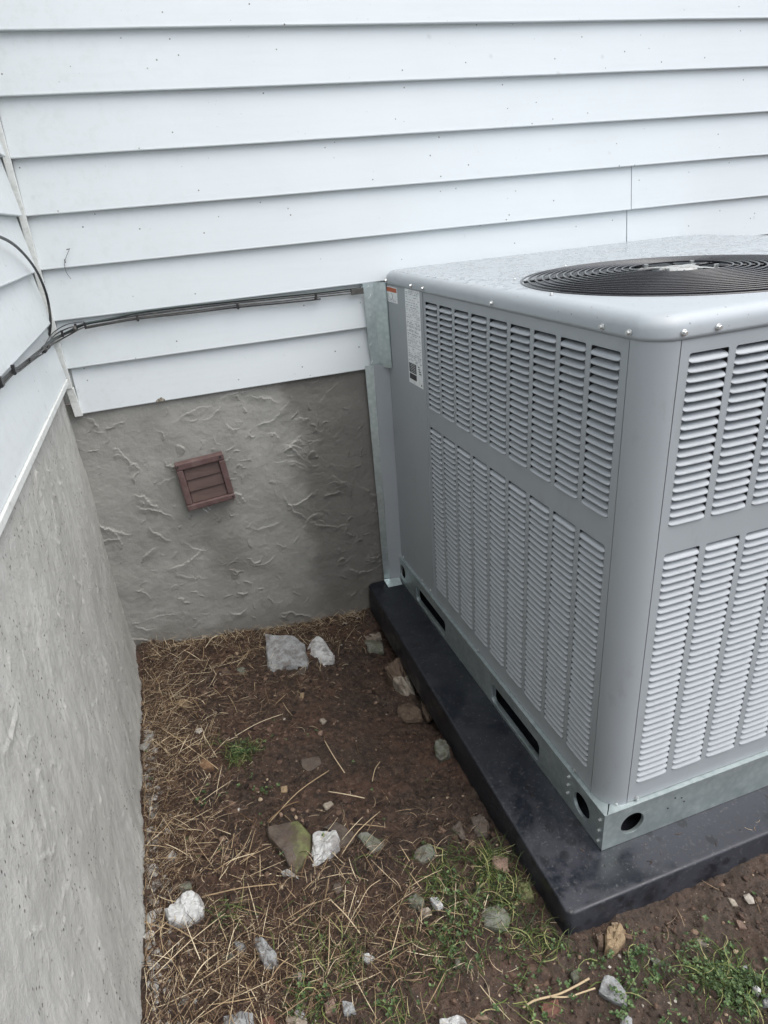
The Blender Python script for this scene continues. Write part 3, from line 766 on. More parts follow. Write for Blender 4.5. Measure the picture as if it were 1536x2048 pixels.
V, F = tube_vf([(XA-.0008, p.y-.006, p.z-.003), (XA-.001, p.y, p.z), (XA-.0008, p.y+.007, p.z+.001)], [.0012, .002, .001], 5); mk('bright_scrape', V, F, SLIV, AC)

# ------------------------------------------------------------------ flashing
fl = thing('metal_flashing', 'bent galvanised sheet metal flashing closing the gap between house wall and air conditioner', 'flashing', (.88, -.004, ZP))
def bent(name, P0, P1, z0, z1, mat, nseg=14, wob=.0012, th=.0008):     # plan polyline at bottom and at top
    V = []; m = len(P0)
    for i in range(nseg+1):
        t = i/nseg; z = z0+(z1-z0)*t
        for k in range(m):
            w = float(fbm(np.array([z*13+k*7]), np.array([k*3.1]), 3, 77)[0])*wob
            V.append((P0[k][0]+(P1[k][0]-P0[k][0])*t+w, P0[k][1]+(P1[k][1]-P0[k][1])*t+w*.6, z))
    F = [(i*m+k, i*m+k+1, (i+1)*m+k+1, (i+1)*m+k) for i in range(nseg) for k in range(m-1)]
    return mk(name, V, F, mat, fl, solid=th, offset=0)
bent('wall_strip', [(.849, -.004), (.868, -.010)], [(.840, -.006), (.866, -.014)], .040, .835, GALV)
bent('return_strip', [(.868, -.0105), (.9135, -.024)], [(.866, -.0145), (.9135, -.026)], .045, .835, ACM, wob=.0004)
bent('upper_strip', [(.860, -.008), (.888, -.011), (.9105, -.046), (.9118, -.052)], [(.852, -.008), (.884, -.011), (.9105, -.040), (.9118, -.045)], .826, 1.078, GALV)
bent('flattened_foot', [(.848, -.05), (.90, -.052)], [(.846, -.008), (.9, -.02)], ZP+.0025, ZP+.012, GALV, 2, 0)
for z in (1.068, 1.04, .985, .93, .90, .845, .80):
    x = .866+random.uniform(-.006, .008); w = random.uniform(.002, .007)
    V, F = tube_vf(spline([(x-w, -.0125, z-w*.8), (x, -.0135, z), (x+w*.5, -.012, z+w)], 3), .0009, 5); mk('bright_crease', V, F, SLIV, fl)

# ------------------------------------------------------------------ cables
def cable(name, pts, r, mat, parent=None, k=8, **kw):
    V, F = tube_vf(spline(pts, k), r, 8); return mk(name, V, F, mat, parent, smooth=True, **kw)
cb = thing('cable_bundle', 'bundle of thin black and grey cables clipped under a siding course, turning the corner', 'cable', (.4, -.008, 1.06))
ZF = ZH+2*E_
def bk(u, v, y=-.006): q = un(u, v, 1, y); return (q.x, y, q.z)
def lf(u, v, x=.008): q = un(u, v, 0, x); return (x, q.y, q.z)
back1 = [bk(722, 580), bk(640, 589), bk(560, 597), bk(470, 606), bk(380, 617), bk(280, 630), bk(220, 640), bk(168, 650, -.008), bk(140, 664, -.014), bk(114, 677, -.026), lf(98, 688, .012), lf(86, 699, .012)]
left1 = [lf(70, 712), lf(40, 735), lf(0, 768)]; l3 = (.008, -1.6, left1[-1][2]-.005)
cable('cable', back1+[Vector(q) for q in left1]+[l3], .0021, CAB, cb)
def off(P, dz, dy=0, j=.001): return [(p[0], p[1]+dy+random.uniform(-j, j), p[2]+dz+random.uniform(-j, j)) for p in P]
cable('cable', off(back1, -.0065, -.002)+off(left1, -.0038)+[(.008, -1.6, l3[2]-.005)], .0018, CABG, cb)
cable('cable', off(back1[:6], .0062, .002)+off(back1[6:], .002, .0), .0034, CABN, cb)
cable('cable', off(back1[1:5], -.0125, -.001, .0015)+off(back1[5:8], -.008, -.003), .0022, CAB, cb)
cable('cable', off([back1[-1]], .003)+off(left1, .0038)+[(.008, -1.6, l3[2]+.004)], .0015, CAB, cb)
def clip(p, s=1.):
    p = Vector(p)
    V, F = join_vf([tube_vf([p+Vector((0, .006, 0)), p+Vector((0, -.006, 0))], .0035*s, 8), box_vf((p.x-.0028*s, p.y-.0065, p.z-.002), (p.x+.0028*s, p.y+.001, p.z+.014*s))])
    mk('cable_clip', V, F, CAB, cb)
for u, v in ((632, 597), (476, 616), (276, 640), (172, 655), (153, 658), (126, 671)): clip(bk(u, v, -.010))
for u, v in ((30, 745), (4, 770)): clip(lf(u, v, .012))
for u, v in ((83, 692), (76, 700), (88, 703)): clip(bk(u, v, -.040), 1.25)
V, F = box_vf(bk(722, 586, -.007), bk(640, 583, .0)); 
pA, pB = bk(724, 573, -.009), bk(706, 590, -.009)
cl_ = box('conduit_stub', (pB[0]-.004, -.010, min(pA[2], pB[2])), (pA[0]+.004, .0, max(pA[2], pB[2])-.004), CABG, cb, bevel=.001)
for r_, dx, dz in ((.0016, 0, .004), (.0013, .004, -.004), (.0012, -.003, .010)):
    kp = [Vector(bk(170, 651, -.012))+Vector((0, 0, dz)), Vector(bk(140, 660, -.022))+Vector((dx, 0, dz*1.5)), Vector(bk(112, 672, -.035))+Vector((dx, 0, dz)), Vector(lf(96, 692, .018))+Vector((0, 0, dz)), Vector(lf(84, 702, .016)), Vector(lf(60, 722, .013))+Vector((0, 0, dz*.5))]
    cable('thin_wire', kp, r_, CAB if dz != -.004 else CABG, cb)
for u, v in ((150, 658), (94, 693), (88, 700)):
    c0 = Vector(bk(u, v, -.02)) if u > 100 else Vector(lf(u, v, .014)); ax = Vector((1, 0, .15)) if u > 100 else Vector((.2, 1, .1))
    V, F = tube_vf([c0-ax.normalized()*.004, c0+ax.normalized()*.004], .0068, 10); mk('tape_wrap', V, F, CABG, cb, smooth=True)
# the same run continues behind the air conditioner
cable('cable', [(1.95, -.007, ZF-.006), (2.4, -.007, ZF-.007), (3.0, -.007, ZF-.006), (4.0, -.007, ZF-.006)], .004, CAB, cb)
lp = [un(-60, 462, 0, .010), un(0, 474, 0, .011), un(38, 498, 0, .012), un(72, 540, 0, .012), un(93, 590, 1, -.055), un(101, 640, 1, -.05), un(97, 675, 1, -.05), un(84, 701, 1, -.045)]
V, F = tube_vf(spline(lp, 8), .0031, 8)
lc = mk('loose_cable', V, F, CAB, None, smooth=True); tag(lc, 'loose black cable arching down across the corner moulding', 'cable')
# dry tendril on the siding
V, F = tube_vf(spline([bk(140, 496, -.004), bk(132, 515, -.006), bk(129, 530, -.004), bk(133, 545, -.005), bk(142, 558, -.004)], 5), .0006, 5)
V2, F2 = join_vf([(V, F), tube_vf([bk(133, 499, -.003), bk(138, 498, -.005)], .0012, 5), tube_vf([bk(129, 519, -.003), bk(131, 526, -.006)], .0014, 5)])
tag(mk('dry_tendril', V2, F2, CABG), 'tiny dry plant tendril clinging to the white siding above the cables', 'tendril')

# ------------------------------------------------------------------ stones
def z7(x, y): return (220+x/2.259, 1200+y/2.259)
def z8(x, y): return (240+x/1.786, 1600+y/1.786)
def z5(x, y): return (1000+x/2.866, 1650+y/2.866)
def smoothloop(P, n):
    m = len(P); out = []
    for i in range(m):
        a, b, c, d = P[i-1], P[i], P[(i+1) % m], P[(i+2) % m]
        k = max(2, n//m)
        for s in range(k):
            t = s/k; lin = b.lerp(c, t)
            cr = .5*((2*b)+(c-a)*t+(2*a-5*b+4*c-d)*t*t+(3*b-a-3*c+d)*t**3)
            out.append(lin.lerp(cr, .35))
    return out
def stone(outline, h, mat, label, tilt=(0, 0), conv=z7, round_=.25, rgh=1., slab=False, embed=None, mat2=None, cat='stone'):
    pix = [conv(*q) for q in outline]
    h = h*.82; zt = h*.6
    c0 = un(sum(p[0] for p in pix)/len(pix), sum(p[1] for p in pix)/len(pix), 2, 0)
    zg = gzs(c0.x, c0.y)
    P = [un(u, v, 2, zg+zt) for u, v in pix]
    P = [Vector((p.x, p.y, 0)) for p in P]
    area = sum(P[i].x*P[(i+1) % len(P)].y-P[(i+1) % len(P)].x*P[i].y for i in range(len(P)))
    if area < 0: P = P[::-1]
    L = smoothloop(P, 30); n = len(L); c = sum(L, Vector())/n; rad = sum((p-c).length for p in L)/n
    seed = random.randint(0, 999)
    rings = [(-.5, .86), (-.1, .97), (.35, 1.0), (.72, .97 if slab else .93), (.93, .90 if slab else .78), (1.0, .72 if slab else .5), (1.02, .4 if slab else .25)]
    V = []; F = []
    for (zz, k) in rings:
        for i, p in enumerate(L):
            q = c+(p-c)*k
            ns = float(fbm(np.array([q.x*70+seed]), np.array([q.y*70+zz*9]), 3, seed)[0])
            ns2 = float(fbm(np.array([q.x*22+seed]), np.array([q.y*22]), 2, seed+3)[0])
            ns3 = float(fbm(np.array([q.x*190+seed]), np.array([q.y*190+zz*23]), 2, seed+6)[0])
            q = c+(q-c)*(1+(.10*ns+.07*ns3)*rgh)
            z = zg+h*zz+(h*.2*ns*rgh+h*.14*ns3*rgh+h*.45*ns2*(zz > .5)*rgh)-h*.12+(tilt[0]*(q.x-c.x)+tilt[1]*(q.y-c.y))*(zz > 0)
            V.append((q.x, q.y, z))
    m = len(rings)
    V.append((c.x, c.y, zg+h*1.02))
    for k in range(m-1):
        for j in range(n): F.append((k*n+j, k*n+(j+1) % n, (k+1)*n+(j+1) % n, (k+1)*n+j))
    for j in range(n): F.append(((m-1)*n+j, (m-1)*n+(j+1) % n, m*n))
    o = mk('stone', V, F, mat, None, smooth=False, orig=(c.x, c.y, zg))
    if mat2:
        o.data.materials.append(mat2[0])
        for pl in o.data.polygons:
            cc_ = o.data.vertices[pl.vertices[0]].co
            if mat2[1](cc_): pl.material_index = 1
    tag(o, label, cat, 'loose stones on the soil'); return o
S = stone
S([(708,185),(835,183),(880,215),(895,285),(800,300),(745,320),(712,300)], .030, RK['grey'], 'blocky grey stone with flat top near the foot of the back wall', (0, .25), slab=True)
S([(888,230),(945,182),(1010,235),(1010,270),(950,275)], .022, RK['white'], 'pale triangular stone just right of the blocky grey stone by the back wall', (0, .3))
S([(1140,70),(1185,50),(1218,95),(1225,118),(1150,108)], .028, RK['pink'], 'pinkish stone beside the far corner of the black pad, farthest back', (0, .2))
S([(1135,150),(1215,138),(1228,172),(1160,182)], .022, RK['cream'], 'cream stone wedged against the pad, second from the back wall', slab=True)
S([(1150,190),(1228,186),(1238,235),(1170,232)], .018, RK['mossgrey'], 'dull grey flat stone at the pad edge just in front of a cream stone', slab=True)
S([(1243,340),(1310,290),(1345,310),(1380,400),(1350,425),(1290,385)], .035, RK['cream'], 'jagged brown stone with bright broken edge leaning on the pad', (-.5, .4), slab=True, mat2=(RK['brown'], lambda c: c.y > .004))
S([(1300,480),(1350,465),(1400,490),(1412,535),(1340,545),(1300,520)], .022, RK['brown'], 'rounded brown stone beside the pad, in front of the jagged one', (0, .1))
S([(1405,455),(1425,470),(1455,530),(1430,540),(1410,500)], .020, RK['brown'], 'narrow brown sliver of stone standing against the pad')
S([(1465,640),(1490,618),(1520,640),(1537,690),(1495,715),(1470,690)], .025, RK['mossgrey'], 'pale greenish stone against the pad midway along its left edge')
S([(705,1025),(760,1012),(850,995),(905,1060),(905,1130),(840,1235),(812,1215),(780,1150),(715,1075)], .030, RK['slate'], 'large pointed slate with brown left half and mossy green right half', (0, .0), slab=True, rgh=.5, mat2=(RK['moss'], lambda c: c.x*.86-c.y*.2 > .012))
S([(960,1030),(1020,1000),(1105,1050),(1095,1090),(1040,1115),(1020,1045)], .016, RK['slate'], 'flat dark slate lying behind the white angular stone', slab=True, rgh=.6)
S([(912,1060),(960,1045),(1025,1045),(1040,1110),(985,1155),(940,1187),(915,1185)], .026, RK['white'], 'white angular stone right beside the large mossy slate', (0, .15), slab=True)
S([(1115,1065),(1160,1045),(1240,1105),(1190,1145),(1150,1110)], .014, RK['mossgrey'], 'flat olive grey slate, rightmost of the group around the white angular stone', slab=True, rgh=.6)
S([(862,720),(945,705),(955,740),(900,775),(870,760)], .007, RK['slate'], 'flat brown stone half buried in the bare trodden soil', slab=True, rgh=.4)
S([(398,735),(415,715),(450,735),(470,760),(412,768)], .014, RK['orange'], 'small orange stone in the straw left of the far weed tuft')
S([(945,540),(965,532),(978,545),(960,560)], .008, RK['cream'], 'small cream pebble alone on the bare soil')
S([(860,422),(878,418),(872,445),(858,440)], .008, RK['tan'], 'tiny tan pebble in front of the blocky grey stone')
S([(945,592),(960,588),(955,608),(940,606)], .007, RK['pink'], 'tiny pink pebble just in front of the cream pebble')
S([(565,310),(600,300),(625,320),(600,335)], .012, RK['mossgrey'], 'small greenish stone in the litter left of the blocky grey stone')
S([(490,315),(530,308),(550,330),(500,338)], .012, RK['brown'], 'small brown stone in the litter, left of the small greenish stone')
S([(295,455),(335,448),(358,470),(320,485)], .012, RK['tan'], 'small tan stone among matted straw by the left wall')
S([(860,480-180),(885,303),(880,335),(845,335)], .008, RK['slate'], 'dark chip at the front foot of the blocky grey stone')
S([(770,842),(800,838),(800,865),(775,868)], .008, RK['tan'], 'tan pebble right of the middle weed sprig')
S([(960,925),(1000,908),(1012,925),(975,945)], .008, RK['cream'], 'crumbly cream pebble on the soil behind the dark slate')
S([(575,255),(600,247),(640,283),(585,270)], .008, RK['white'], 'thin white shard at the tip of the mossy slate', conv=z8, slab=True)
S([(160,400),(210,350),(275,335),(300,370),(290,400),(230,440),(170,440)], .034, RK['white'], 'biggest pale stone, near the foot of the left wall', (0, .2), conv=z8)
S([(205,305),(250,285),(255,320),(215,330)], .015, RK['mossgrey'], 'dull stone just behind the biggest pale stone', conv=z8)
S([(470,490),(500,482),(535,520),(562,550),(565,590),(515,592),(490,540)], .026, RK['grey'], 'long narrow grey stone pointing down, among coarse straw', conv=z8)
S([(362,560),(400,540),(420,570),(400,588),(370,582)], .018, RK['mossgrey'], 'pale rounded stone left of the long narrow grey stone', conv=z8)
S([(405,512),(440,500),(454,530),(430,552)], .018, RK['grey'], 'small grey stone touching the left side of the long narrow one', conv=z8)
S([(862,548),(890,542),(912,565),(885,585),(865,570)], .014, RK['white'], 'white pebble on dark soil, midway across the foreground', conv=z8)
S([(1070,395),(1100,385),(1115,400),(1090,420),(1075,415)], .014, RK['cream'], 'cream pebble in front of two pale stones by the grass', conv=z8)
S([(1105,350),(1135,345),(1155,375),(1135,390),(1115,372)], .018, RK['white'], 'pale stone at the lower left edge of the large grass clump', conv=z8)
S([(1025,350),(1055,335),(1090,360),(1080,385),(1035,375)], .018, RK['mossgrey'], 'mossy pale stone, left of the pair beside the large grass clump', conv=z8)
S([(1325,205),(1350,195),(1385,205),(1385,250),(1330,235)], .022, RK['pink'], 'pinkish brown stone inside the large grass clump near the pad', conv=z8)
S([(1180,98),(1215,75),(1235,130),(1222,142)], .016, RK['slate'], 'dark pointed stone near the pad, behind the large grass clump', conv=z8, slab=True)
S([(1250,60),(1290,50),(1320,80),(1310,130),(1265,120)], .018, RK['slate'], 'dark stone tucked close to the pad behind the grass clump', conv=z8)
S([(1290,390),(1350,370),(1395,410),(1380,460),(1300,450)], .020, RK['mossgrey'], 'large low mossy grey stone near the front corner of the pad', conv=z8)
S([(1410,290),(1460,295),(1480,350),(1430,365)], .03, RK['moss'], 'moss covered lump against the pad side', conv=z8)
S([(1060,175),(1110,158),(1130,195),(1080,225),(1045,210)], .014, RK['mossgrey'], 'flat mossy stone at the left of the large grass clump', conv=z8, slab=True)
S([(1195,568),(1212,560),(1222,585),(1197,600)], .010, RK['mossgrey'], 'small grey green pebble below the low mossy stone', conv=z8)
S([(620,755),(655,745),(664,780),(628,790)], .016, RK['white'], 'bright white pebble at the very front, middle', conv=z8)
S([(590,775),(625,768),(670,790),(660,830),(600,830)], .014, RK['cream'], 'cream stone in front of the bright white pebble', conv=z8)
S([(730,730),(765,715),(775,755),(735,765)], .016, RK['pink'], 'rough pinkish stone right of the bright white front pebble', conv=z8)
S([(790,715),(830,722),(842,760),(800,765)], .014, RK['grey'], 'rough grey stone right of the rough pinkish stone', conv=z8)
S([(1140,785),(1170,775),(1215,766),(1245,800),(1150,830)], .02, RK['white'], 'pale stone cut off by the front edge, beside long grass', conv=z8)
S([(370,770),(430,750),(475,765),(480,830),(370,830)], .018, RK['grey'], 'lumpy grey stone at the front left beside the left wall', conv=z8)
S([(500,780),(545,765),(570,800),(520,830)], .014, RK['rust'], 'reddish brown stone right of the lumpy grey front stone', conv=z8)
S([(615,620),(640,612),(658,628),(635,640)], .008, RK['grey'], 'small flat grey chip in the foreground straw', conv=z8)
S([(760,300),(785,290),(795,320),(770,335)], .008, RK['slate'], 'small dark chip in soil below the flat olive slate', conv=z8)
S([(600,600),(640,560),(690,548),(720,590),(722,660),(680,700),(640,735),(600,720)], .042, RK['tan'], 'rounded tan ridged stone at the front corner of the pad', (0, .1), conv=z5)
S([(548,650),(575,620),(598,660),(590,710),(560,705)], .024, RK['brown'], 'dark small stone left of the tan ridged stone', conv=z5)
S([(565,950),(595,858),(650,865),(725,960),(730,1045),(640,1000)], .016, RK['grey'], 'flat grey slate in front of the tan ridged stone', conv=z5, slab=True, rgh=.6)
S([(1125,655),(1185,660),(1187,690),(1150,688)], .010, RK['cream'], 'small cream chip on the bare soil in front of the pad', conv=z5, slab=True)
S([(1300,418),(1345,430),(1365,465),(1330,462)], .009, RK['cream'], 'flat pale chip on the soil nearest the pad front', conv=z5, slab=True)
S([(1350,545),(1390,560),(1415,600),(1370,590)], .008, RK['pink'], 'pinkish flat chip in front of the pad, right side', conv=z5, slab=True)
S([(1440,930),(1468,920),(1500,950),(1478,982)], .014, RK['white'], 'bluish white pebble among the right-hand weeds', conv=z5)
S([(1390,812),(1415,806),(1420,832),(1395,838)], .009, RK['grey'], 'tiny round grey pebble above the bluish white one', conv=z5)
S([(1505,1000),(1540,985),(1560,1030),(1515,1030)], .012, RK['grey'], 'small grey pebble at the right edge below the bluish white one', conv=z5)
S([(690,1120),(730,1090),(760,1110),(755,1180),(690,1180)], .016, RK['grey'], 'bluish grey stone at the very front under the flat slate', conv=z5)
S([(235,1030),(330,1000),(345,1060),(290,1115),(240,1085)], .012, RK['rust'], 'rust red stone beneath the forked twig', conv=z5, slab=True)
S([(400,850),(440,830),(455,880),(420,900)], .014, RK['mossgrey'], 'dull mossy stone between the forked twig and pad corner', conv=z5)
S([(840,760),(900,770),(945,800),(900,810)], .012, RK['mossgrey'], 'grey green stone beside the right-hand weeds nearest the pad', conv=z5)

# ------------------------------------------------------------------ twig
def gp(u, v, h=.006):
    q = un(u, v, 2, .0); z = gzs(q.x, q.y)+h; q = un(u, v, 2, z); return Vector((q.x, q.y, z))
A = [gp(*z5(130, 1050)), gp(*z5(200, 1005), .012), gp(*z5(330, 972), .016), gp(*z5(430, 925), .016), gp(*z5(510, 880), .010)]
B = [gp(*z5(290, 985), .014), gp(*z5(390, 985), .016), gp(*z5(470, 960), .014), gp(*z5(545, 935), .01)]
tw = thing('forked_twig', 'thin forked tan twig lying over the rust red stone', 'twig', A[0])
V, F = tube_vf(spline(A, 5), .0019, 6); mk('stem', V, F, STRAWP, tw, smooth=True)
V, F = tube_vf(spline(B, 5), .0015, 6); mk('side_stem', V, F, STRAWP, tw, smooth=True)

# ------------------------------------------------------------------ ground litter
# where each kind lies thickest, in metres on the ground: (x, y, radius x, radius y, weight)
STR = [(.04, -.45, .05, .5, 5), (.06, -.25, .12, .22, 3), (.12, -.50, .10, .18, 2.2), (.05, -.75, .07, .2, 3), (.14, -.85, .14, .16, 1.4), (.12, -1.08, .16, .12, 4), (.3, -1.12, .22, .12, 2.2), (.25, -.12, .22, .06, 2.2), (.55, -.10, .22, .05, 2.0), (.45, -.95, .2, .1, .9), (.5, -1.15, .3, .12, .8), (.35, -.3, .2, .15, .7)]
def dens_pts(n, spots):
    w = np.array([s[4]*s[2]*s[3] for s in spots]); w /= w.sum(); k = rng.choice(len(spots), n, p=w)
    s = np.array(spots)[k]; return s[:, 0]+rng.normal(size=n)*s[:, 2]*.6, s[:, 1]+rng.normal(size=n)*s[:, 3]*.6
def ok(x, y): return (x > .002-.01) & (y < .004) & ~((x > .755) & (y > -1.245))
def patchy(x, y, lo=.48):
    k = vnoise(x*26, y*26, 61)*.6+vnoise(x*60, y*60, 62)*.4 > lo; return x[k], y[k]
def blades(name, xs_, ys_, L, W, mat, lift, curl, heading=None, flatmin=0.0, seg=4):
    V = []; F = []; n = len(xs_); Z0 = gz(xs_, ys_)
    ang = rng.uniform(0, 2*PI, n) if heading is None else heading
    for i in range(n):
        l = L[i]; a = ang[i]; da = rng.normal()*curl; z = Z0[i]+rng.uniform(0, flatmin); x = xs_[i]; y = ys_[i]; pitch = lift[i]; w = W[i]
        st_ = l/seg; base_ = len(V)
        for k in range(seg+1):
            t = k/seg; ww = w*(1-t**2*.85) if lift[i] > .3 else w*(1-.5*abs(2*t-1)**3)
            nx, ny = -math.sin(a), math.cos(a)
            V.append((x+nx*ww, y+ny*ww, z)); V.append((x-nx*ww, y-ny*ww, z+ww*.4)); V.append((x, y, z+ww*.9))
            if k < seg:
                x += math.cos(a)*math.cos(pitch)*st_; y += math.sin(a)*math.cos(pitch)*st_; z += math.sin(pitch)*st_
                a += da/seg; pitch -= abs(curl)*.9/seg*rng.uniform(.5, 1.5)*(1 if lift[i] > .3 else .5)
            if x < .004: x = .004+rng.uniform(0, .004)
            if y > .0 and x < .76: y = -.002
        for k in range(seg):
            b = base_+k*3
            F += [(b, b+3, b+5, b+2), (b+2, b+5, b+4, b+1)]
    o = mk(name, V, F, mat, None); return o
def clampz(o):      # keep litter from dipping under the soil
    co = np.zeros(len(o.data.vertices)*3); o.data.vertices.foreach_get('co', co); co = co.reshape(-1, 3)+np.array(o.location)
    g = gz(co[:, 0], co[:, 1]); co[:, 2] = np.maximum(co[:, 2], g+.0005); o.data.vertices.foreach_set('co', (co-np.array(o.location)).ravel()); o.data.update()
n = 19000; x, y = dens_pts(n, STR+[(.4, -.03, .38, .035, 5), (.45, -1.1, .4, .2, .5)]); m = ok(x, y); x, y = x[m], y[m]; n = len(x)
o = blades('dry_straw', x, y, rng.uniform(.008, .042, n), rng.uniform(.0002, .0007, n), STRAW, rng.normal(size=n)*.25+.15, .75, None, .016); clampz(o)
tag(o, 'matted dry brown grass and straw litter over the soil by the walls', 'straw', kind='stuff')
n = 900; x, y = dens_pts(n, STR); m = ok(x, y); x, y = x[m], y[m]; n = len(x)
o = blades('coarse_straw', x, y, rng.uniform(.02, .10, n), rng.uniform(.0005, .0009, n), STRAWP, rng.normal(size=n)*.15+.08, .16, rng.normal(size=n)*1.1+.7+PI*rng.integers(0, 2, n), .014); clampz(o)
tag(o, 'longer pale straw stalks scattered over the litter', 'straw', kind='stuff')
n = 420; x = rng.uniform(.03, .76, n); x = x[rng.random(n) < .25+.75*vnoise(x*9, x*0, 93)]; n = len(x); y = -np.abs(rng.normal(size=n))*.02-.004
o = blades('wall_straw', x, y, rng.uniform(.015, .06, n), rng.uniform(.0004, .0008, n), STRAWP, np.abs(rng.normal(size=n))*.5+.1, .4, rng.uniform(-.5, PI+.5, n), .012); clampz(o)
tag(o, 'dry straw heaped and leaning against the foot of the back wall', 'straw', kind='stuff')
# individually placed stalks seen in the picture, and sparse ones
n = 260; x = rng.uniform(0, 1.3, n); y = rng.uniform(-1.5, 0, n); m = ok(x, y); x, y = x[m], y[m]; n = len(x)
o = blades('loose_straw', x, y, rng.uniform(.02, .07, n), rng.uniform(.0004, .0008, n), STRAW, rng.normal(size=n)*.06, .7, None, .004); clampz(o)
tag(o, 'single straw stalks strewn thinly across the bare soil', 'straw', kind='stuff')
parts = []
for a, b in ((z7(150,530), z7(490,765)), (z7(565,615), z7(780,515)), (z7(985,600), z7(970,635)), (z7(970,635), z7(1060,780)), (z7(1040,1160), z7(1220,955)), (z7(465,1230), z7(640,1145)),
             (z7(430,215), z7(485,160)), (z8(115,635), z8(375,405)), (z8(235,685), z8(350,545)), (z8(590,430), z8(750,350)), (z8(850,385), z8(930,285)), (z8(750,355), z8(860,480)), (z8(330,260), z8(480,190)), (z8(525,80), z8(640,5)), (z8(420,670), z8(485,560)), (z8(515,680), z8(600,565)), (z8(295,345), z8(560,300)), (z8(110,420), z8(260,495)), (z7(720,1005), z7(990,770)), (z7(985,865), z7(1150,895)), (z7(1185,820), z7(1220,730))):
    p, q = gp(*a, .012), gp(*b, .012); mid = (p+q)/2+Vector((random.uniform(-.006, .006), random.uniform(-.006, .006), .008))
    parts.append(tube_vf(spline([p, mid, q], 4), random.uniform(.0007, .0012), 5))
o = mk('straw_stalks', *join_vf(parts), STRAWP, None, smooth=True); clampz(o); tag(o, 'long pale straw stalks lying over soil and stones', 'straw', kind='stuff')

# grass and weeds
def px_spots(L): 
    out = []
    for u, v, r, w in L:
        q = un(u, v, 2, 0); out.append((q.x, q.y, r, r*.8, w))
    return out
GR = px_spots([(930,1745,.075,3), (985,1720,.05,2), (870,1745,.05,1.4), (1020,1790,.05,1), (480,1500,.035,3), (440,1495,.02,.8), (470,1830,.03,1), (760,1810,.035,1.2), (1060,1870,.05,1), (620,2000,.04,.8), (780,2035,.04,.9), (1040,2030,.05,.9), (1110,1890,.03,1), (1270,1935,.05,2), (1430,1935,.045,1.6), (1500,1985,.06,1.6), (900,1890,.08,.6), (700,1900,.1,.5)])
n = 3300; x, y = dens_pts(n, GR); m = ok(x, y); x, y = patchy(x[m], y[m]); n = len(x)
o = blades('grass', x, y, rng.uniform(.015, .07, n), rng.uniform(.0004, .0011, n), GRASS, rng.uniform(.2, 1.2, n), 1.6, None, .0, 5)
clampz(o); tag(o, 'short green grass growing in clumps beside the pad and through the litter', 'grass', kind='stuff')
CL = px_spots([(480,1500,.035,3), (520,1575,.018,3), (405,1605,.02,1.2), (490,1625,.012,1), (1270,1930,.05,4), (1300,1990,.05,3), (1430,1930,.045,3), (1500,1980,.06,3), (1390,1905,.03,2), (905,1890,.05,1.2), (1000,1870,.08,.5), (930,1800,.08,.4), (620,2000,.04,1), (775,2010,.03,1.3), (520,1825,.012,1), (1090,1970,.06,.8), (1020,2035,.03,1.6), (960,1760,.07,.5), (1240,2030,.03,1.5)])
def leaves(n, spots, name, mat, size):
    x, y = dens_pts(n, spots); m = ok(x, y); x, y = patchy(x[m], y[m], .42); z = gz(x, y); V = []; F = []
    for i in range(len(x)):
        s = rng.uniform(*size); h = rng.uniform(.003, .022); a0 = rng.uniform(0, 2*PI); cx, cy, cz = x[i], y[i], z[i]+h; nl = rng.integers(2, 5)
        for k in range(nl):
            a = a0+2*PI*k/nl+rng.normal()*.2; t = rng.uniform(-.1, .7); ca, sa = math.cos(a), math.sin(a); ct, st_ = math.cos(t), math.sin(t)
            b = len(V)
            for (l, w, dz) in ((0, 0, 0), (.35, .32, .06), (.75, .40, .04), (1, .12, -.06), (1, -.12, -.06), (.75, -.40, .04), (.35, -.32, .06)):
                V.append((cx+(ca*l*ct-sa*w)*s, cy+(sa*l*ct+ca*w)*s, cz+(l*st_+dz)*s))
            V.append((cx+ca*.6*ct*s, cy+sa*.6*ct*s, cz+(.6*st_-.05)*s))
            for j in range(7): F.append((b+j, b+(j+1) % 7, b+7))
        b = len(V); V += [(cx, cy, cz), (cx+.0008, cy, cz), (cx+.001, cy+.001, z[i]-.002)]; F.append((b, b+1, b+2))
    return mk(name, V, F, mat, None)
o = leaves(1000, CL, 'clover_weeds', CLOV, (.002, .0065)); tag(o, 'low green clover and chickweed leaves in patches on the soil', 'weeds', kind='stuff')
o = leaves(150, [(s[0], s[1], .3, .3, 1) for s in CL]+[(.6, -1.2, .5, .2, 3)], 'sparse_weeds', CLOV, (.003, .006)); tag(o, 'scattered tiny green seedlings over the foreground soil', 'weeds', kind='stuff')
V, F = [], []

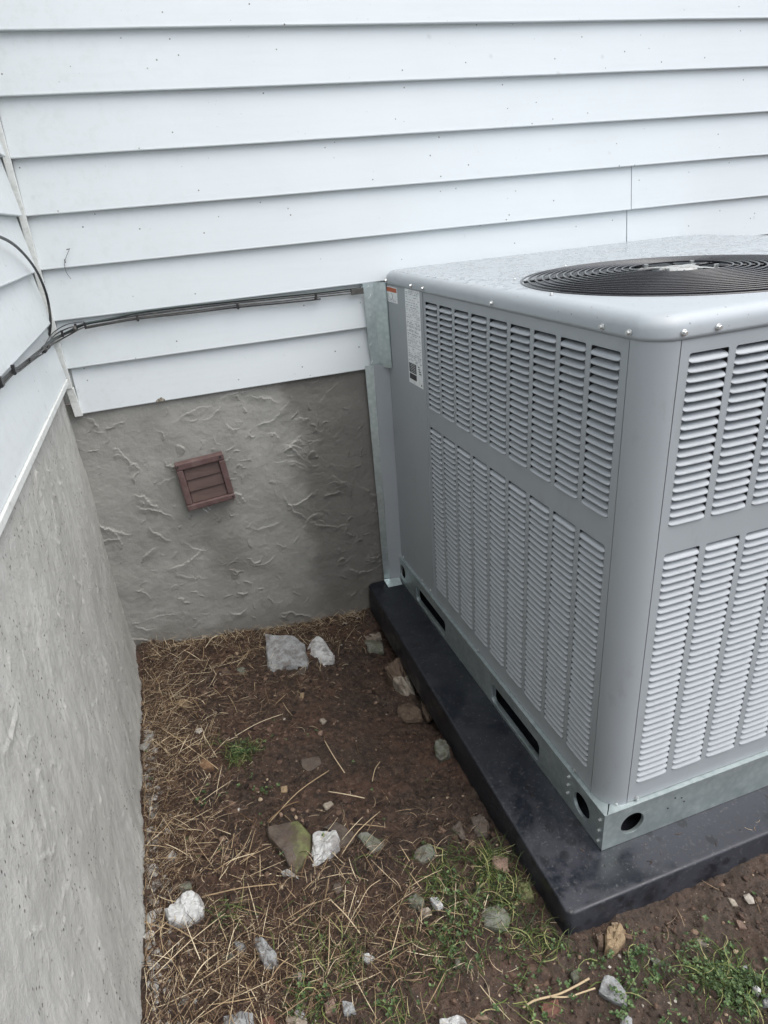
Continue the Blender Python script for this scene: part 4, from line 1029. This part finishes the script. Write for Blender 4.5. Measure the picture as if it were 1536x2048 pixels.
# gravel, crumbs
def pebbles(name, x, y, sz, mat, flat=.6):
    ico = []; g = (1+5**.5)/2
    iv = np.array([(-1,g,0),(1,g,0),(-1,-g,0),(1,-g,0),(0,-1,g),(0,1,g),(0,-1,-g),(0,1,-g),(g,0,-1),(g,0,1),(-g,0,-1),(-g,0,1)])/1.9
    if_ = np.array([(0,11,5),(0,5,1),(0,1,7),(0,7,10),(0,10,11),(1,5,9),(5,11,4),(11,10,2),(10,7,6),(7,1,8),(3,9,4),(3,4,2),(3,2,6),(3,6,8),(3,8,9),(4,9,5),(2,4,11),(6,2,10),(8,6,7),(9,8,1)])
    n = len(x); z = gz(x, y)
    P = iv[None]*(1+rng.normal(size=(n, 12, 3))*.18); P *= rng.uniform(.6, 1.3, (n, 1, 3))*np.array([1, 1, flat]); 
    a = rng.uniform(0, 2*PI, n); c, s = np.cos(a)[:, None], np.sin(a)[:, None]
    Q = np.stack([P[..., 0]*c-P[..., 1]*s, P[..., 0]*s+P[..., 1]*c, P[..., 2]], -1)*sz[:, None, None]
    Q += np.stack([x, y, z+sz*flat*.25], -1)[:, None, :]
    Fa = (if_[None]+12*np.arange(n)[:, None, None]).reshape(-1, 3)
    return mk(name, Q.reshape(-1, 3).tolist(), Fa.tolist(), mat, None)
n = 2600; x = rng.uniform(0, 1.9, n); y = rng.uniform(-1.75, 0, n); m = ok(x, y); x, y = x[m], y[m]
keep = (y < -.95) | (rng.random(len(x)) < .35) | (y > -.25); x, y = x[keep], y[keep]
o = pebbles('gravel', x, y, .0012+rng.pareto(2.6, len(x)).clip(0, 5)*.0016, PEB); tag(o, 'small mixed gravel and chips scattered over the soil', 'gravel', kind='stuff')
n = 30000; x = rng.uniform(-.01, 1.9, n); y = rng.uniform(-1.75, 0, n); m = ok(x, y); x, y = x[m], y[m]
sm = 1-.75*np.clip(1.4-np.hypot((x-.55)/.22, (y+.62)/.3), 0, 1); kk = rng.random(len(x)) < sm; x, y = x[kk], y[kk]
o = pebbles('soil_crumbs', x, y, .0012+rng.pareto(2.2, len(x)).clip(0, 4)*.0017, CRUMB, .75); tag(o, 'loose dark crumbs of damp soil', 'soil', kind='stuff')
n = 700; y = rng.uniform(-1.6, -.35, n); x = .006+np.abs(rng.normal(size=n))*.018*(1+(-y-.5)*1.6); m = ok(x, y)
o = pebbles('cement_crumbs', x[m], y[m], .003+rng.pareto(2.5, m.sum()).clip(0, 4)*.0028, CEM, .7); tag(o, 'grey cement crumbs along the foot of the left wall', 'rubble', kind='stuff')
# debris on the pad
x = np.array([.80,.83,.81,.90,1.02,1.1,.86,.79,.95,1.15,1.2,.84]); y = np.array([-1.18,-1.15,-.9,-1.2,-1.19,-1.17,-1.02,-.7,-1.175,-1.19,-1.18,-.5])
parts = []
for i in range(34):
    px = random.uniform(.80, .893) if i % 2 else random.uniform(.8, 1.5); py = random.uniform(-1.2, -.35) if i % 2 else random.uniform(-1.215, -1.16)
    a = random.uniform(0, 6.3); L_ = random.uniform(.003, .014); r = random.uniform(.0003, .0006)
    parts.append(tube_vf([(px, py, ZP+r), (px+math.cos(a)*L_*.5, py+math.sin(a)*L_*.5, ZP+r+.0006), (px+math.cos(a+.3)*L_, py+math.sin(a+.3)*L_, ZP+r)], r, 5))
o = mk('pad_litter', *join_vf(parts), STRAW, None); tag(o, 'tiny bits of straw on top of the black pad', 'straw', kind='stuff')
